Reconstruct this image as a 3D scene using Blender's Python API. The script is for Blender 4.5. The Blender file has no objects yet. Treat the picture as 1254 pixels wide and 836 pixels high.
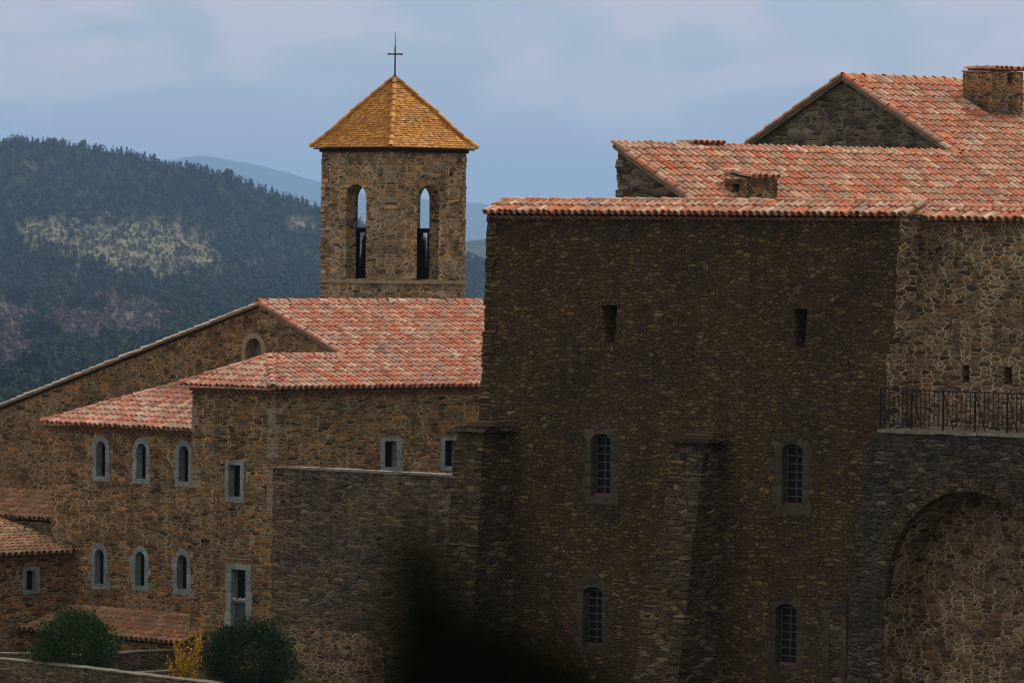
import bpy, bmesh, math, random
import numpy as np
from mathutils import Vector, Matrix, noise
from mathutils.geometry import tessellate_polygon

random.seed(7)
rng = np.random.default_rng(7)
S = bpy.context.scene
COL = S.collection
R = math.radians
Z = Vector((0, 0, 1))

# ------------------------------------------------------------------ camera
FPX, CX, CY = 7000.0, 627.0, 418.0
EYE = Vector((0, 0, 12.5))
phi = math.atan(128 / FPX)
rho = R(0.63)
fwd = Vector((0, math.cos(phi), -math.sin(phi)))
r0 = Vector((1, 0, 0))
u0 = r0.cross(fwd)
cr = r0 * math.cos(rho) + u0 * math.sin(rho)
cu = u0 * math.cos(rho) - r0 * math.sin(rho)
cam_d = bpy.data.cameras.new('camera')
cam = bpy.data.objects.new('camera', cam_d)
COL.objects.link(cam)
M = Matrix((cr, cu, -fwd)).transposed().to_4x4()
M.translation = EYE
cam.matrix_world = M
cam_d.sensor_width = 36
cam_d.lens = 36 * FPX / 1254
cam_d.clip_start = 0.5
cam_d.clip_end = 60000
cam_d.dof.use_dof = True
cam_d.dof.focus_distance = 152
cam_d.dof.aperture_fstop = 7.0
S.camera = cam


def ray(px, py):
    return (fwd * FPX + cr * (px - CX) + cu * (CY - py)).normalized()


def at(px, py, depth):
    d = ray(px, py)
    return EYE + d * (depth / d.y)


GA = R(46)
B = Vector((math.cos(GA), -math.sin(GA), 0))   # comes nearer going right
A = Vector((math.sin(GA), math.cos(GA), 0))    # recedes going right


class Plane:
    """vertical plane: origin, horizontal direction U, outward normal N"""
    def __init__(s, O, U, N):
        s.O, s.U, s.N = O.copy(), U.normalized(), N.normalized()

    def off(s, d):
        return Plane(s.O + s.N * d, s.U, s.N)

    def hit(s, px, py):
        d = ray(px, py)
        t = (s.O - EYE).dot(s.N) / d.dot(s.N)
        return EYE + d * t

    def uz(s, px, py):
        p = s.hit(px, py)
        return ((p - s.O).dot(s.U), p.z)

    def p(s, u, z, d=0.0):
        q = s.O + s.U * u + s.N * d
        return Vector((q.x, q.y, z))


# ------------------------------------------------------------------ objects
def put(name, me, parent=None):
    o = bpy.data.objects.new(name, me)
    COL.objects.link(o)
    if parent is not None:
        o.parent = parent
        o.matrix_parent_inverse = Matrix.Translation(parent.location).inverted() if parent.parent is None else Matrix()
        if parent.parent is not None:
            # geometry is in world coordinates: undo the chain
            o.matrix_parent_inverse = WM[parent.name].inverted()
    WM[o.name] = Matrix.Identity(4)
    return o


WM = {}


def tag(o, label=None, cat=None, group=None, kind=None):
    if label: o['label'] = label
    if cat: o['category'] = cat
    if group: o['group'] = group
    if kind: o['kind'] = kind
    return o


def thing(name, label, cat, loc, group=None):
    o = bpy.data.objects.new(name, None)
    COL.objects.link(o)
    o.location = loc
    o.empty_display_size = 0.3
    WM[o.name] = Matrix.Translation(loc)
    return tag(o, label, cat, group)


class MB:
    """collects geometry: verts, faces, material index, uv per corner"""
    def __init__(s):
        s.v, s.f, s.m, s.uv, s.sm = [], [], [], [], []

    def face(s, pts, m=0, uvs=None, smooth=False):
        i = len(s.v)
        s.v.extend([tuple(p) for p in pts])
        s.f.append(tuple(range(i, i + len(pts))))
        s.m.append(m)
        s.uv.append(uvs or [(p[0] * 0.7 + p[1] * 0.7, p[2]) for p in pts])
        s.sm.append(smooth)

    def grid(s, rows, m=0, smooth=True, close=False):
        """rows: list of equal-length rings of points"""
        i = len(s.v)
        n = len(rows[0])
        for r in rows:
            s.v.extend([tuple(p) for p in r])
        for a in range(len(rows) - 1):
            for b in range(n if close else n - 1):
                c = (b + 1) % n
                s.f.append((i + a * n + b, i + a * n + c, i + (a + 1) * n + c, i + (a + 1) * n + b))
                s.m.append(m)
                s.uv.append([(s.v[k][0] * .7 + s.v[k][1] * .7, s.v[k][2]) for k in s.f[-1]])
                s.sm.append(smooth)

    def box(s, c, ax, ay, az, m=0, jit=0.0):
        """c centre, ax ay az half-vectors"""
        P = {}
        for i in (-1, 1):
            for j in (-1, 1):
                for k in (-1, 1):
                    q = c + ax * i + ay * j + az * k
                    if jit: q = q + Vector([random.uniform(-jit, jit) for _ in range(3)])
                    P[i, j, k] = q
        for q in (((-1, -1, -1), (-1, -1, 1), (-1, 1, 1), (-1, 1, -1)), ((1, -1, -1), (1, 1, -1), (1, 1, 1), (1, -1, 1)),
                  ((-1, -1, -1), (1, -1, -1), (1, -1, 1), (-1, -1, 1)), ((-1, 1, -1), (-1, 1, 1), (1, 1, 1), (1, 1, -1)),
                  ((-1, -1, -1), (-1, 1, -1), (1, 1, -1), (1, -1, -1)), ((-1, -1, 1), (1, -1, 1), (1, 1, 1), (-1, 1, 1))):
            s.face([P[t] for t in q], m)

    def tube(s, a, b, ra, rb=None, n=6, m=0, smooth=True):
        rb = ra if rb is None else rb
        d = (b - a).normalized()
        x = d.orthogonal().normalized()
        y = d.cross(x)
        R0 = [a + (x * math.cos(2 * math.pi * k / n) + y * math.sin(2 * math.pi * k / n)) * ra for k in range(n)]
        R1 = [b + (x * math.cos(2 * math.pi * k / n) + y * math.sin(2 * math.pi * k / n)) * rb for k in range(n)]
        s.grid([R0, R1], m, smooth, True)
        s.face(list(reversed(R0)), m)
        s.face(R1, m)

    def prism(s, pl, outline, holes=(), d0=0.0, d1=-0.3, m=0, mrim=None, uvo=(0, 0), back=True, mhole=None):
        """wall-like solid on a vertical plane: outline and holes in (u, z)"""
        mrim = m if mrim is None else mrim
        loops = [list(outline)] + [list(h) for h in holes]
        flat = [q for l in loops for q in l]
        tris = tessellate_polygon([[Vector((q[0], q[1], 0)) for q in l] for l in loops])
        ou, ov = uvo
        want = pl.U.cross(Z)
        for t in tris:
            q = [flat[k] for k in t]
            ar = (q[1][0] - q[0][0]) * (q[2][1] - q[0][1]) - (q[2][0] - q[0][0]) * (q[1][1] - q[0][1])
            if abs(ar) < 1e-9: continue
            if (ar > 0) != (want.dot(pl.N) > 0): q = q[::-1]
            s.face([pl.p(a, b, d0) for a, b in q], m, [(a + ou, b + ov) for a, b in q])
            if back:
                q = q[::-1]
                s.face([pl.p(a, b, d1) for a, b in q], m, [(a + ou, b + ov) for a, b in q])
        for li, l in enumerate(loops):
            n = len(l)
            area = sum(l[k][0] * l[(k + 1) % n][1] - l[(k + 1) % n][0] * l[k][1] for k in range(n))
            flip = (area > 0) != (want.dot(pl.N) > 0)
            if li: flip = not flip
            for k in range(n):
                (a, b), (c, e) = l[k], l[(k + 1) % n]
                q = [pl.p(a, b, d0), pl.p(a, b, d1), pl.p(c, e, d1), pl.p(c, e, d0)]
                hz = abs(c - a) > abs(e - b)
                if hz: uv = [(a + ou, b + ov), (a + ou, b + d1 - d0 + ov), (c + ou, e + d1 - d0 + ov), (c + ou, e + ov)]
                else: uv = [(a + ou, b + ov), (a + d1 - d0 + ou, b + ov), (c + d1 - d0 + ou, e + ov), (c + ou, e + ov)]
                if flip: q, uv = q[::-1], uv[::-1]
                s.face(q, mrim if li == 0 else (m if mhole is None else mhole), uv)

    def build(s, name, mats, parent=None):
        me = bpy.data.meshes.new(name)
        me.from_pydata(s.v, [], s.f)
        mats = mats if isinstance(mats, (list, tuple)) else [mats]
        for mt in mats: me.materials.append(mt)
        me.polygons.foreach_set('material_index', s.m)
        me.polygons.foreach_set('use_smooth', s.sm)
        ul = me.uv_layers.new(name='UVMap')
        ul.data.foreach_set('uv', [c for f in s.uv for q in f for c in q])
        me.update()
        return put(name, me, parent)


# ------------------------------------------------------------------ materials
class NT:
    def __init__(s, name):
        s.mat = bpy.data.materials.new(name)
        s.mat.use_nodes = True
        s.t = s.mat.node_tree
        s.b = s.t.nodes['Principled BSDF']
        s.b.inputs['Specular IOR Level'].default_value = 0.25

    def n(s, typ, **kw):
        x = s.t.nodes.new(typ)
        for k, v in kw.items():
            if k in ('inputs',):
                for a, b in v.items(): x.inputs[a].default_value = b
            else: setattr(x, k, v)
        return x

    def l(s, a, b): s.t.links.new(a, b)

    def math(s, op, a, b=None, c=None, clamp=False):
        x = s.n('ShaderNodeMath', operation=op, use_clamp=clamp)
        for i, v in enumerate((a, b, c)):
            if v is None: continue
            if isinstance(v, (int, float)): x.inputs[i].default_value = v
            else: s.l(v, x.inputs[i])
        return x.outputs[0]

    def ramp(s, src, stops, interp='LINEAR'):
        x = s.n('ShaderNodeValToRGB')
        x.color_ramp.interpolation = interp
        e = x.color_ramp.elements
        while len(e) < len(stops): e.new(0.5)
        for k, (p, c) in enumerate(stops):
            e[k].position = p
            e[k].color = (c[0], c[1], c[2], 1) if not isinstance(c, (int, float)) else (c, c, c, 1)
        s.l(src, x.inputs[0])
        return x.outputs[0]

    def mix(s, fac, a, b, mode='MIX'):
        x = s.n('ShaderNodeMix', data_type='RGBA', blend_type=mode)
        for i, v in ((0, fac), (6, a), (7, b)):
            if isinstance(v, (int, float)): x.inputs[i].default_value = v
            elif isinstance(v, tuple): x.inputs[i].default_value = (*v, 1)
            else: s.l(v, x.inputs[i])
        return x.outputs[2]

    def noise(s, vec, scale, detail=4, rough=0.55, dim='3D'):
        x = s.n('ShaderNodeTexNoise', noise_dimensions=dim)
        x.inputs['Scale'].default_value = scale
        x.inputs['Detail'].default_value = detail
        x.inputs['Roughness'].default_value = rough
        if vec is not None: s.l(vec, x.inputs['Vector'])
        return x

    def bump(s, h, strength, dist):
        x = s.n('ShaderNodeBump')
        x.inputs['Strength'].default_value = strength
        x.inputs['Distance'].default_value = dist
        s.l(h, x.inputs['Height'])
        s.l(x.outputs[0], s.b.inputs['Normal'])


def stone(name, size, cols, mortar, mw=0.07, mortar_vary=0.05, warp=0.06, stain=(0.72, 1.12), bump=0.9, dist=0.03,
          lichen=None, stain_scale=0.45, patch=None, split=.4, grain=(.55, 1.45), spread=(.4, 1.55)):
    """random rubble: voronoi cells stretched along the courses, mortar joints of uneven width"""
    t = NT(name)
    uv = t.n('ShaderNodeUVMap').outputs[0]
    n1 = t.noise(uv, 2.6, 3)
    d = t.n('ShaderNodeVectorMath', operation='SUBTRACT'); t.l(n1.outputs['Color'], d.inputs[0]); d.inputs[1].default_value = (.5, .5, .5)
    d2 = t.n('ShaderNodeVectorMath', operation='MULTIPLY'); t.l(d.outputs[0], d2.inputs[0]); d2.inputs[1].default_value = (warp * 3, warp * 1.3, 0)
    a = t.n('ShaderNodeVectorMath', operation='ADD'); t.l(uv, a.inputs[0]); t.l(d2.outputs[0], a.inputs[1])
    n2 = t.noise(uv, 14, 3)
    e = t.n('ShaderNodeVectorMath', operation='SUBTRACT'); t.l(n2.outputs['Color'], e.inputs[0]); e.inputs[1].default_value = (.5, .5, .5)
    e2 = t.n('ShaderNodeVectorMath', operation='MULTIPLY'); t.l(e.outputs[0], e2.inputs[0]); e2.inputs[1].default_value = (warp * 1.1, warp * .45, 0)
    a2 = t.n('ShaderNodeVectorMath', operation='ADD'); t.l(a.outputs[0], a2.inputs[0]); t.l(e2.outputs[0], a2.inputs[1])
    def vor(kx, ky, off):
        mp = t.n('ShaderNodeMapping'); mp.inputs['Scale'].default_value = (1 / (size[0] * kx), 1 / (size[1] * ky), 1); mp.inputs['Location'].default_value = (off, off * .7, 0)
        t.l(a2.outputs[0], mp.inputs[0])
        v = t.n('ShaderNodeTexVoronoi', voronoi_dimensions='2D', feature='F1')
        ve = t.n('ShaderNodeTexVoronoi', voronoi_dimensions='2D', feature='DISTANCE_TO_EDGE')
        for x in (v, ve):
            x.inputs['Scale'].default_value = 1; x.inputs['Randomness'].default_value = 0.86
            t.l(mp.outputs[0], x.inputs['Vector'])
        sp = t.n('ShaderNodeSeparateColor'); t.l(v.outputs['Color'], sp.inputs[0])
        return sp.outputs, ve.outputs['Distance']
    c1, d1_ = vor(1.25, 1.2, 0)
    c2, d2_ = vor(.72, .6, 3.7)
    sub = t.math('GREATER_THAN', c1[2], split)
    sel = lambda x, y: t.math('MULTIPLY_ADD', sub, t.math('SUBTRACT', y, x), x)
    rnd0 = sel(c1[0], c2[0]); rnd1 = sel(c1[1], c2[1]); rnd2 = sel(c1[2], c2[2])
    edge = sel(d1_, t.math('MINIMUM', d1_, t.math('MULTIPLY', d2_, .75)))
    k = len(cols)
    col = t.ramp(rnd0, [(i / (k - 1), c) for i, c in enumerate(cols)])
    val = t.ramp(rnd1, [(0, spread[0]), (.5, .95), (1, spread[1])])
    col = t.mix(1.0, col, val, 'MULTIPLY')
    fine = t.noise(uv, 22, 5, .65)
    fv = t.ramp(fine.outputs[0], [(.3, grain[0]), (.5, 1), (.7, grain[1])])
    col = t.mix(1.0, col, fv, 'MULTIPLY')
    # joints
    big = t.noise(uv, 0.8, 3)
    thr = t.math('MULTIPLY_ADD', big.outputs[0], mortar_vary * 2, mw - mortar_vary)
    thr2 = t.math('MULTIPLY_ADD', fine.outputs[0], 0.05, t.math('SUBTRACT', thr, 0.025))
    mask = t.math('SUBTRACT', 1.0, t.math('DIVIDE', t.math('SUBTRACT', edge, t.math('MULTIPLY', thr2, .6)), t.math('MAXIMUM', t.math('MULTIPLY', thr2, .6), .01), clamp=True), clamp=True)
    jn = t.noise(uv, 1.7, 4, .7)      # some joints flush with lime, others washed out, their gap shade painted dark
    mcol = t.mix(t.ramp(jn.outputs[0], [(.36, 0), (.56, 1)]), tuple(c * .16 for c in mortar), mortar)
    mcol = t.mix(1.0, mcol, t.ramp(fine.outputs[0], [(.3, .6), (.7, 1.25)]), 'MULTIPLY')
    col = t.mix(mask, col, mcol)
    st = t.noise(uv, stain_scale, 5, .6)
    col = t.mix(1.0, col, t.ramp(st.outputs[0], [(.3, stain[0]), (.65, stain[1])]), 'MULTIPLY')
    sm = t.n('ShaderNodeMapping'); sm.inputs['Scale'].default_value = (1.5, .11, 1); t.l(uv, sm.inputs[0])
    sn = t.noise(sm.outputs[0], 1.0, 5, .6)      # old run-off streaks
    col = t.mix(1.0, col, t.ramp(sn.outputs[0], [(.34, .84), (.52, 1.04)]), 'MULTIPLY')
    if patch:   # weathered darker / greyer patches of the same masonry
        pn = t.noise(uv, patch[1], 4, .6)
        col = t.mix(t.ramp(pn.outputs[0], [(patch[2], 0), (patch[2] + .14, 1)]), col, t.mix(1.0, col, patch[0], 'MULTIPLY'))
    if lichen:
        ln = t.noise(uv, 9, 2)
        col = t.mix(t.ramp(ln.outputs[0], [(.69, 0), (.74, .8)]), col, lichen)
    t.l(col, t.b.inputs['Base Color'])
    t.b.inputs['Roughness'].default_value = 0.95
    h = t.math('MINIMUM', edge, .22)
    h = t.math('MULTIPLY_ADD', rnd2, .12, h)
    h = t.math('MULTIPLY_ADD', fine.outputs[0], .12, h)
    t.bump(t.math('MULTIPLY', h, 4.0), bump, dist)
    return t.mat


def plain(name, col, rough=0.8, vary=0.25, scale=6.0, metal=0.0, bump=0.0):
    t = NT(name)
    g = t.n('ShaderNodeNewGeometry')
    nn = t.noise(g.outputs['Position'], scale, 5, .6)
    c = t.mix(1.0, col, t.ramp(nn.outputs[0], [(.3, 1 - vary), (.7, 1 + vary)]), 'MULTIPLY')
    t.l(c, t.b.inputs['Base Color'])
    t.b.inputs['Roughness'].default_value = rough
    t.b.inputs['Metallic'].default_value = metal
    if bump: t.bump(nn.outputs[0], bump, .02)
    return t.mat


def tile_mat(name, stops, lichen=None, dirt=0.75, lich_at=.58):
    """each tile (mesh island) fired a little differently, with lichen and soot"""
    t = NT(name)
    g = t.n('ShaderNodeNewGeometry')
    rnd = g.outputs['Random Per Island']
    col = t.ramp(rnd, stops)
    wn = t.n('ShaderNodeTexWhiteNoise', noise_dimensions='1D'); t.l(rnd, wn.inputs['W'])
    col = t.mix(1.0, col, t.ramp(wn.outputs['Value'], [(0, .75), (1, 1.2)]), 'MULTIPLY')
    f = t.noise(g.outputs['Position'], 9, 5, .65)
    col = t.mix(1.0, col, t.ramp(f.outputs[0], [(.3, dirt), (.62, 1.12)]), 'MULTIPLY')
    if lichen:
        ln = t.noise(g.outputs['Position'], 2.1, 6, .7)
        col = t.mix(t.ramp(ln.outputs[0], [(lich_at, 0), (lich_at + .14, .75)]), col, lichen)
    t.l(col, t.b.inputs['Base Color'])
    t.b.inputs['Roughness'].default_value = 0.9
    t.bump(f.outputs[0], .25, .01)
    return t.mat


def leaf_mat(name, c0, c1):
    t = NT(name)
    g = t.n('ShaderNodeNewGeometry')
    t.l(t.ramp(g.outputs['Random Per Island'], [(0, c0), (1, c1)]), t.b.inputs['Base Color'])
    t.b.inputs['Roughness'].default_value = .75
    t.b.inputs['Specular IOR Level'].default_value = .06
    return t.mat


MT = {}
MT['warm'] = stone('warm_rubble', (.29, .08), [(.055, .036, .022), (.225, .115, .046), (.13, .082, .046), (.34, .15, .048), (.12, .092, .062), (.25, .16, .084)],
                   (.54, .40, .25), mw=.055, mortar_vary=.07, warp=.075, grain=(.4, 1.6))
MT['tower'] = stone('tower_rubble', (.29, .095), [(.065, .048, .034), (.24, .15, .072), (.14, .103, .066), (.38, .205, .075), (.18, .156, .12), (.30, .216, .126)],
                    (.58, .46, .31), mw=.065, mortar_vary=.07, warp=.075, grain=(.45, 1.55))
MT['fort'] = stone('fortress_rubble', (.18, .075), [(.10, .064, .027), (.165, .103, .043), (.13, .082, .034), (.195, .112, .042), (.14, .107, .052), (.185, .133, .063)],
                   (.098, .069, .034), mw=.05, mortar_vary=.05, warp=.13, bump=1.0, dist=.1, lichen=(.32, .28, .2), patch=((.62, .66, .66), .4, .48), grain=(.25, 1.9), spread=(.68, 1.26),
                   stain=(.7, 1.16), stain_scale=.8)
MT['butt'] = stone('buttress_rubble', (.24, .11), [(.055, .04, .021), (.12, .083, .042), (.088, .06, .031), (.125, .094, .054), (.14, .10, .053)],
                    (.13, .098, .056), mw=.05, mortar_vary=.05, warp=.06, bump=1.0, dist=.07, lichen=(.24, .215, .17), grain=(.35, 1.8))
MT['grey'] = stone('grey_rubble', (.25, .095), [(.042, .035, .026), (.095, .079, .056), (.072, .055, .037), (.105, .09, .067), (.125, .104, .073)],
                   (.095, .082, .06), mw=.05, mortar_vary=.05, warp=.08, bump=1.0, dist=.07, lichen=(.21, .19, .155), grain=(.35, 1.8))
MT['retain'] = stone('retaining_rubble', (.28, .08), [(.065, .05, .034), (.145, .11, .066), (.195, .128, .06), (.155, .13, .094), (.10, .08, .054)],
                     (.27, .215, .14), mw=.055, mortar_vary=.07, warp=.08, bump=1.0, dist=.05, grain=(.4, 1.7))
MT['pale'] = stone('pale_joint_rubble', (.23, .09), [(.065, .042, .026), (.185, .10, .046), (.12, .072, .04), (.21, .145, .088), (.135, .102, .07)],
                   (.56, .43, .28), mw=.075, mortar_vary=.07, bump=1.0, split=.5, warp=.08, grain=(.4, 1.7))
MT['tooth'] = stone('broken_toothing', (.3, .10), [(.10, .07, .045), (.2, .125, .065), (.15, .10, .06), (.24, .18, .115)],
                    (.68, .54, .37), mw=.10, mortar_vary=.05, bump=1.0, warp=.08, grain=(.4, 1.6))
MT['gable'] = stone('dark_gable_rubble', (.34, .13), [(.06, .05, .036), (.135, .1, .06), (.1, .08, .053), (.15, .128, .095)],
                    (.25, .21, .15), mw=.06, mortar_vary=.06, bump=.9, grain=(.45, 1.6))
MT['fdress'] = stone('olive_dressed_stone', (.42, .3), [(.05, .042, .028), (.07, .058, .038), (.058, .05, .035), (.078, .063, .042)],
                     (.04, .033, .022), mw=.015, mortar_vary=.012, warp=.02, bump=.7, dist=.04, split=1.1, grain=(.45, 1.5), spread=(.75, 1.15))
MT['dress'] = stone('blue_grey_dressed_stone', (.3, .24), [(.20, .23, .225), (.25, .285, .28), (.225, .255, .245), (.275, .30, .285)],
                    (.11, .115, .10), mw=.018, mortar_vary=.014, warp=.02, bump=.5, dist=.02, split=1.1, grain=(.65, 1.3), stain=(.75, 1.08), spread=(.82, 1.12))
MT['quoin'] = plain('quoin_stone', (.24, .19, .14), .95, .4, 9, bump=.3)
MT['fquoin'] = plain('fortress_quoin_stone', (.07, .058, .042), .95, .45, 7, bump=.4)
MT['buff'] = plain('buff_stone', (.27, .21, .14), .9, .25, 6, bump=.15)
MT['glass'] = plain('dark_window_glass', (.012, .014, .016), .45, .2, 3)
MT['glass'].node_tree.nodes['Principled BSDF'].inputs['Specular IOR Level'].default_value = .07
MT['dark'] = plain('void_shade_board', (.006, .006, .006), .95, .1, 3)  # near-black boards painted as the unlit depth behind openings
MT['lead'] = plain('pale_grille_metal', (.075, .068, .066), .6, .2, 9)
MT['iron'] = plain('black_iron', (.012, .012, .013), .55, .2, 20)
MT['bronze'] = plain('dark_bronze', (.012, .011, .01), .8, .3, 8)
MT['wood'] = plain('dark_wood', (.02, .016, .013), .8, .3, 8)
MT['door'] = plain('slate_blue_door', (.06, .065, .09), .6, .15, 10)
MT['white'] = plain('white_petals', (.75, .73, .75), .7, .1, 20)
MT['cope'] = plain('pale_coping', (.21, .185, .15), .9, .3, 4, bump=.2)
MT['cope2'] = plain('lichened_coping', (.14, .12, .088), .95, .4, 3, bump=.3)
MT['render'] = plain('rough_plaster', (.24, .17, .12), .95, .25, 5, bump=.2)
MT['deck'] = plain('roof_underlay', (.27, .19, .135), .95, .3, 4)
MT['tile'] = tile_mat('pink_canal_tiles', [(0, (.42, .135, .075)), (.2, (.50, .18, .105)), (.38, (.40, .205, .145)), (.54, (.53, .29, .205)), (.7, (.42, .26, .185)),
                                           (.82, (.56, .38, .275)), (.92, (.29, .165, .14)), (1, (.58, .43, .31))], (.32, .25, .18), .76, .62)
MT['tile2'] = tile_mat('orange_canal_tiles', [(0, (.50, .15, .068)), (.22, (.53, .19, .095)), (.4, (.40, .20, .135)), (.56, (.56, .31, .205)), (.72, (.46, .235, .15)),
                                              (.86, (.58, .41, .285)), (.94, (.29, .17, .125)), (1, (.48, .36, .26))], (.27, .22, .16), .66, .54)
MT['verge'] = tile_mat('mortared_verge_tiles', [(0, (.52, .45, .38)), (.5, (.58, .5, .42)), (1, (.48, .36, .28))], None, .8)
MT['tile3'] = tile_mat('weathered_canal_tiles', [(0, (.30, .12, .065)), (.35, (.36, .20, .12)), (.6, (.42, .27, .16)), (.85, (.30, .19, .12)), (1, (.46, .13, .07))],
                       (.25, .2, .13), .65, .5)
MT['scale'] = tile_mat('yellow_scale_tiles', [(0, (.40, .155, .03)), (.4, (.52, .22, .042)), (.75, (.58, .27, .06)), (.93, (.62, .34, .10)), (1, (.26, .10, .03))], (.27, .15, .06), .65, .6)
MT['bush'] = leaf_mat('bush_leaves', (.018, .045, .012), (.06, .115, .03))
MT['bush2'] = leaf_mat('dark_bush_leaves', (.012, .03, .012), (.045, .08, .03))
MT['forsythia'] = leaf_mat('yellow_blossom', (.45, .24, .01), (.62, .38, .03))
MT['twig'] = plain('twig_bark', (.06, .045, .03), .9, .3, 12)
MT['black_leaf'] = leaf_mat('near_shrub_leaves', (.002, .003, .0015), (.005, .008, .003))


# ------------------------------------------------------------------ roof tiles
def inside(pt, poly):
    x, y = pt
    c = False
    n = len(poly)
    j = n - 1
    for i in range(n):
        xi, yi = poly[i]; xj, yj = poly[j]
        if (yi > y) != (yj > y) and x < (xj - xi) * (y - yi) / (yj - yi) + xi: c = not c
        j = i
    return c


def tile_half(mb, c, along, side, up, r0_, r1_, L, m=0, n=6, flip=False, arc=math.pi, tilt=0.0):
    """half-round tile; c = centre of the lower end on the roof plane"""
    rows = []
    for e, (rr, dz) in enumerate(((r0_, tilt), (r1_, 0.0))):
        row = []
        for k in range(n + 1):
            an = (math.pi - arc) / 2 + arc * k / n
            y = math.sin(an) * (-1 if flip else 1)
            row.append(c + along * (L * e) + side * (math.cos(an) * rr) + up * (y * rr * .95 + dz))
        rows.append(row)
    mb.grid(rows, m, True)
    # rim thickness at the lower end
    th = .014
    inner = [c + (p - c) * (1 - th / r0_) if not flip else c + (p - c) * (1 - th / r0_) for p in rows[0]]
    mb.grid([rows[0], inner], m, False)


def tiled(mb, O, E, Sd, poly, pitch=.22, exp=.34, r=.088, mt=0, md=1, lift=.05, deck=True, margin=0.0, eave_rows=True):
    """canal tiles over a polygon given in (e, s) on the plane O + e E + s Sd"""
    up = E.cross(Sd).normalized()
    if up.z < 0: up = -up
    es = [p[0] for p in poly]; ss = [p[1] for p in poly]
    s0 = min(ss)
    ncol = int((max(es) - min(es)) / pitch) + 2
    nrow = int((max(ss) - s0) / exp) + 2
    for i in range(ncol):
        e = min(es) + (i + .5) * pitch
        jr = random.uniform(-.025, .025)
        for j in range(nrow):
            s = s0 + j * exp
            if inside((e, s + exp * .36), poly):
                je, js, ja = random.gauss(0, .008), random.gauss(0, .016) + jr, random.gauss(0, .022)
                al = (Sd + E * ja).normalized()
                sd = E
                mb_c = O + E * (e + je) + Sd * (s + js - .02) + up * lift
                tile_half(mb, mb_c, al, sd, up, r * random.uniform(.97, 1.05), r * .84, exp + .09, mt, tilt=.022)
            if inside((e + pitch * .5, s + exp * .5), poly):
                mb_c = O + E * (e + pitch * .5) + Sd * (s + random.gauss(0, .01) - .03) + up * (lift + .035)
                tile_half(mb, mb_c, Sd, E, up, r * .8, r * .9, exp + .08, mt, n=4, flip=True, arc=math.pi * .8, tilt=.012)
    if deck:
        poly = [(a, b + (.16 if b < s0 + .02 else 0)) for a, b in poly]
        P3 = [O + E * a + Sd * b for a, b in poly]
        tr = tessellate_polygon([[Vector((a, b, 0)) for a, b in poly]])
        for t in tr:
            mb.face([P3[k] + up * (lift - .045) for k in t], md)
            mb.face([P3[k] - up * .03 for k in t], md)
        for k in range(len(P3)):
            a, b = P3[k], P3[(k + 1) % len(P3)]
            mb.face([a + up * (lift - .045), b + up * (lift - .045), b - up * .03, a - up * .03], md)


def ridge(mb, a, b, r=.12, L=.38, m=0, up=Z, lift=.06):
    """a row of half-round tiles laid end to end along a ridge, hip or verge"""
    d = (b - a)
    n = max(1, int(round(d.length / L)))
    step = d / n
    al = step.normalized()
    side = al.cross(up).normalized()
    u2 = side.cross(al).normalized()
    if u2.z < 0: u2 = -u2
    for k in range(n):
        c = a + step * k + u2 * (lift + random.gauss(0, .006)) + side * random.gauss(0, .008)
        mb.box(a + step * (k + .5) + u2 * (lift - .01), al * (step.length / 2), side * (r * .6), u2 * .03, 1)
        tile_half(mb, c, (al + side * random.gauss(0, .015)).normalized(), side, u2, r * random.uniform(.97, 1.06), r * .86, step.length + .05, m, tilt=.02)


class Slope:
    """sloping roof plane: passes O, level direction E, up-slope direction Sd"""
    def __init__(s, O, E, Sd):
        s.O, s.E, s.S = O.copy(), E.normalized(), Sd.normalized()
        s.N = s.E.cross(s.S).normalized()

    def hit(s, px, py):
        d = ray(px, py)
        return EYE + d * ((s.O - EYE).dot(s.N) / d.dot(s.N))

    def es(s, p):
        return ((p - s.O).dot(s.E), (p - s.O).dot(s.S))

    def pes(s, px, py): return s.es(s.hit(px, py))

    def p(s, e, q): return s.O + s.E * e + s.S * q


# ------------------------------------------------------------------ openings
def arch(w, h, rise, n=10, cx=0.0, z0=0.0):
    """outline of an opening, counter-clockwise from the bottom left"""
    pts = [(cx - w / 2, z0), (cx + w / 2, z0)]
    if rise <= 0: return pts + [(cx + w / 2, z0 + h), (cx - w / 2, z0 + h)]
    rad = (w * w / 4 + rise * rise) / (2 * rise)
    zc = z0 + h - rad
    a0 = math.asin(min(1, (w / 2) / rad))
    if rise > w / 2 * .999: a0 = math.pi / 2
    for k in range(n + 1):
        an = a0 - 2 * a0 * k / n
        pts.append((cx + rad * math.sin(an), zc + rad * math.cos(an)))
    return pts


def surround(w, h, rise, f, top, sill, cx, z0, tooth=0.0, n=10, blocks=4):
    """outer outline of a dressed surround with toothed jambs"""
    pts = []
    hh = h - rise
    def side(sg):
        q = []
        for k in range(blocks):
            ff = f + (tooth * random.uniform(.3, 1.0) if (k + (sg > 0)) % 2 else tooth * random.uniform(-.15, .1))
            za = z0 - sill + (hh + sill) * k / blocks
            zb = z0 - sill + (hh + sill) * (k + 1) / blocks
            q += [(cx + sg * (w / 2 + ff), za + .001), (cx + sg * (w / 2 + ff), zb - .001)]
        return q
    pts += side(1)
    if rise > 0:
        W = w + 2 * f
        rs = rise + top if rise < w / 2 * .9 else W / 2
        ar = arch(W, hh + rs, rs, n, cx, z0)[2:]
        pts += [q for q in ar if q[1] > z0 + hh + .003]
    else:
        pts += [(cx + w / 2 + f, z0 + h + top), (cx - w / 2 - f, z0 + h + top)]
    pts += side(-1)[::-1]
    return pts


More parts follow.
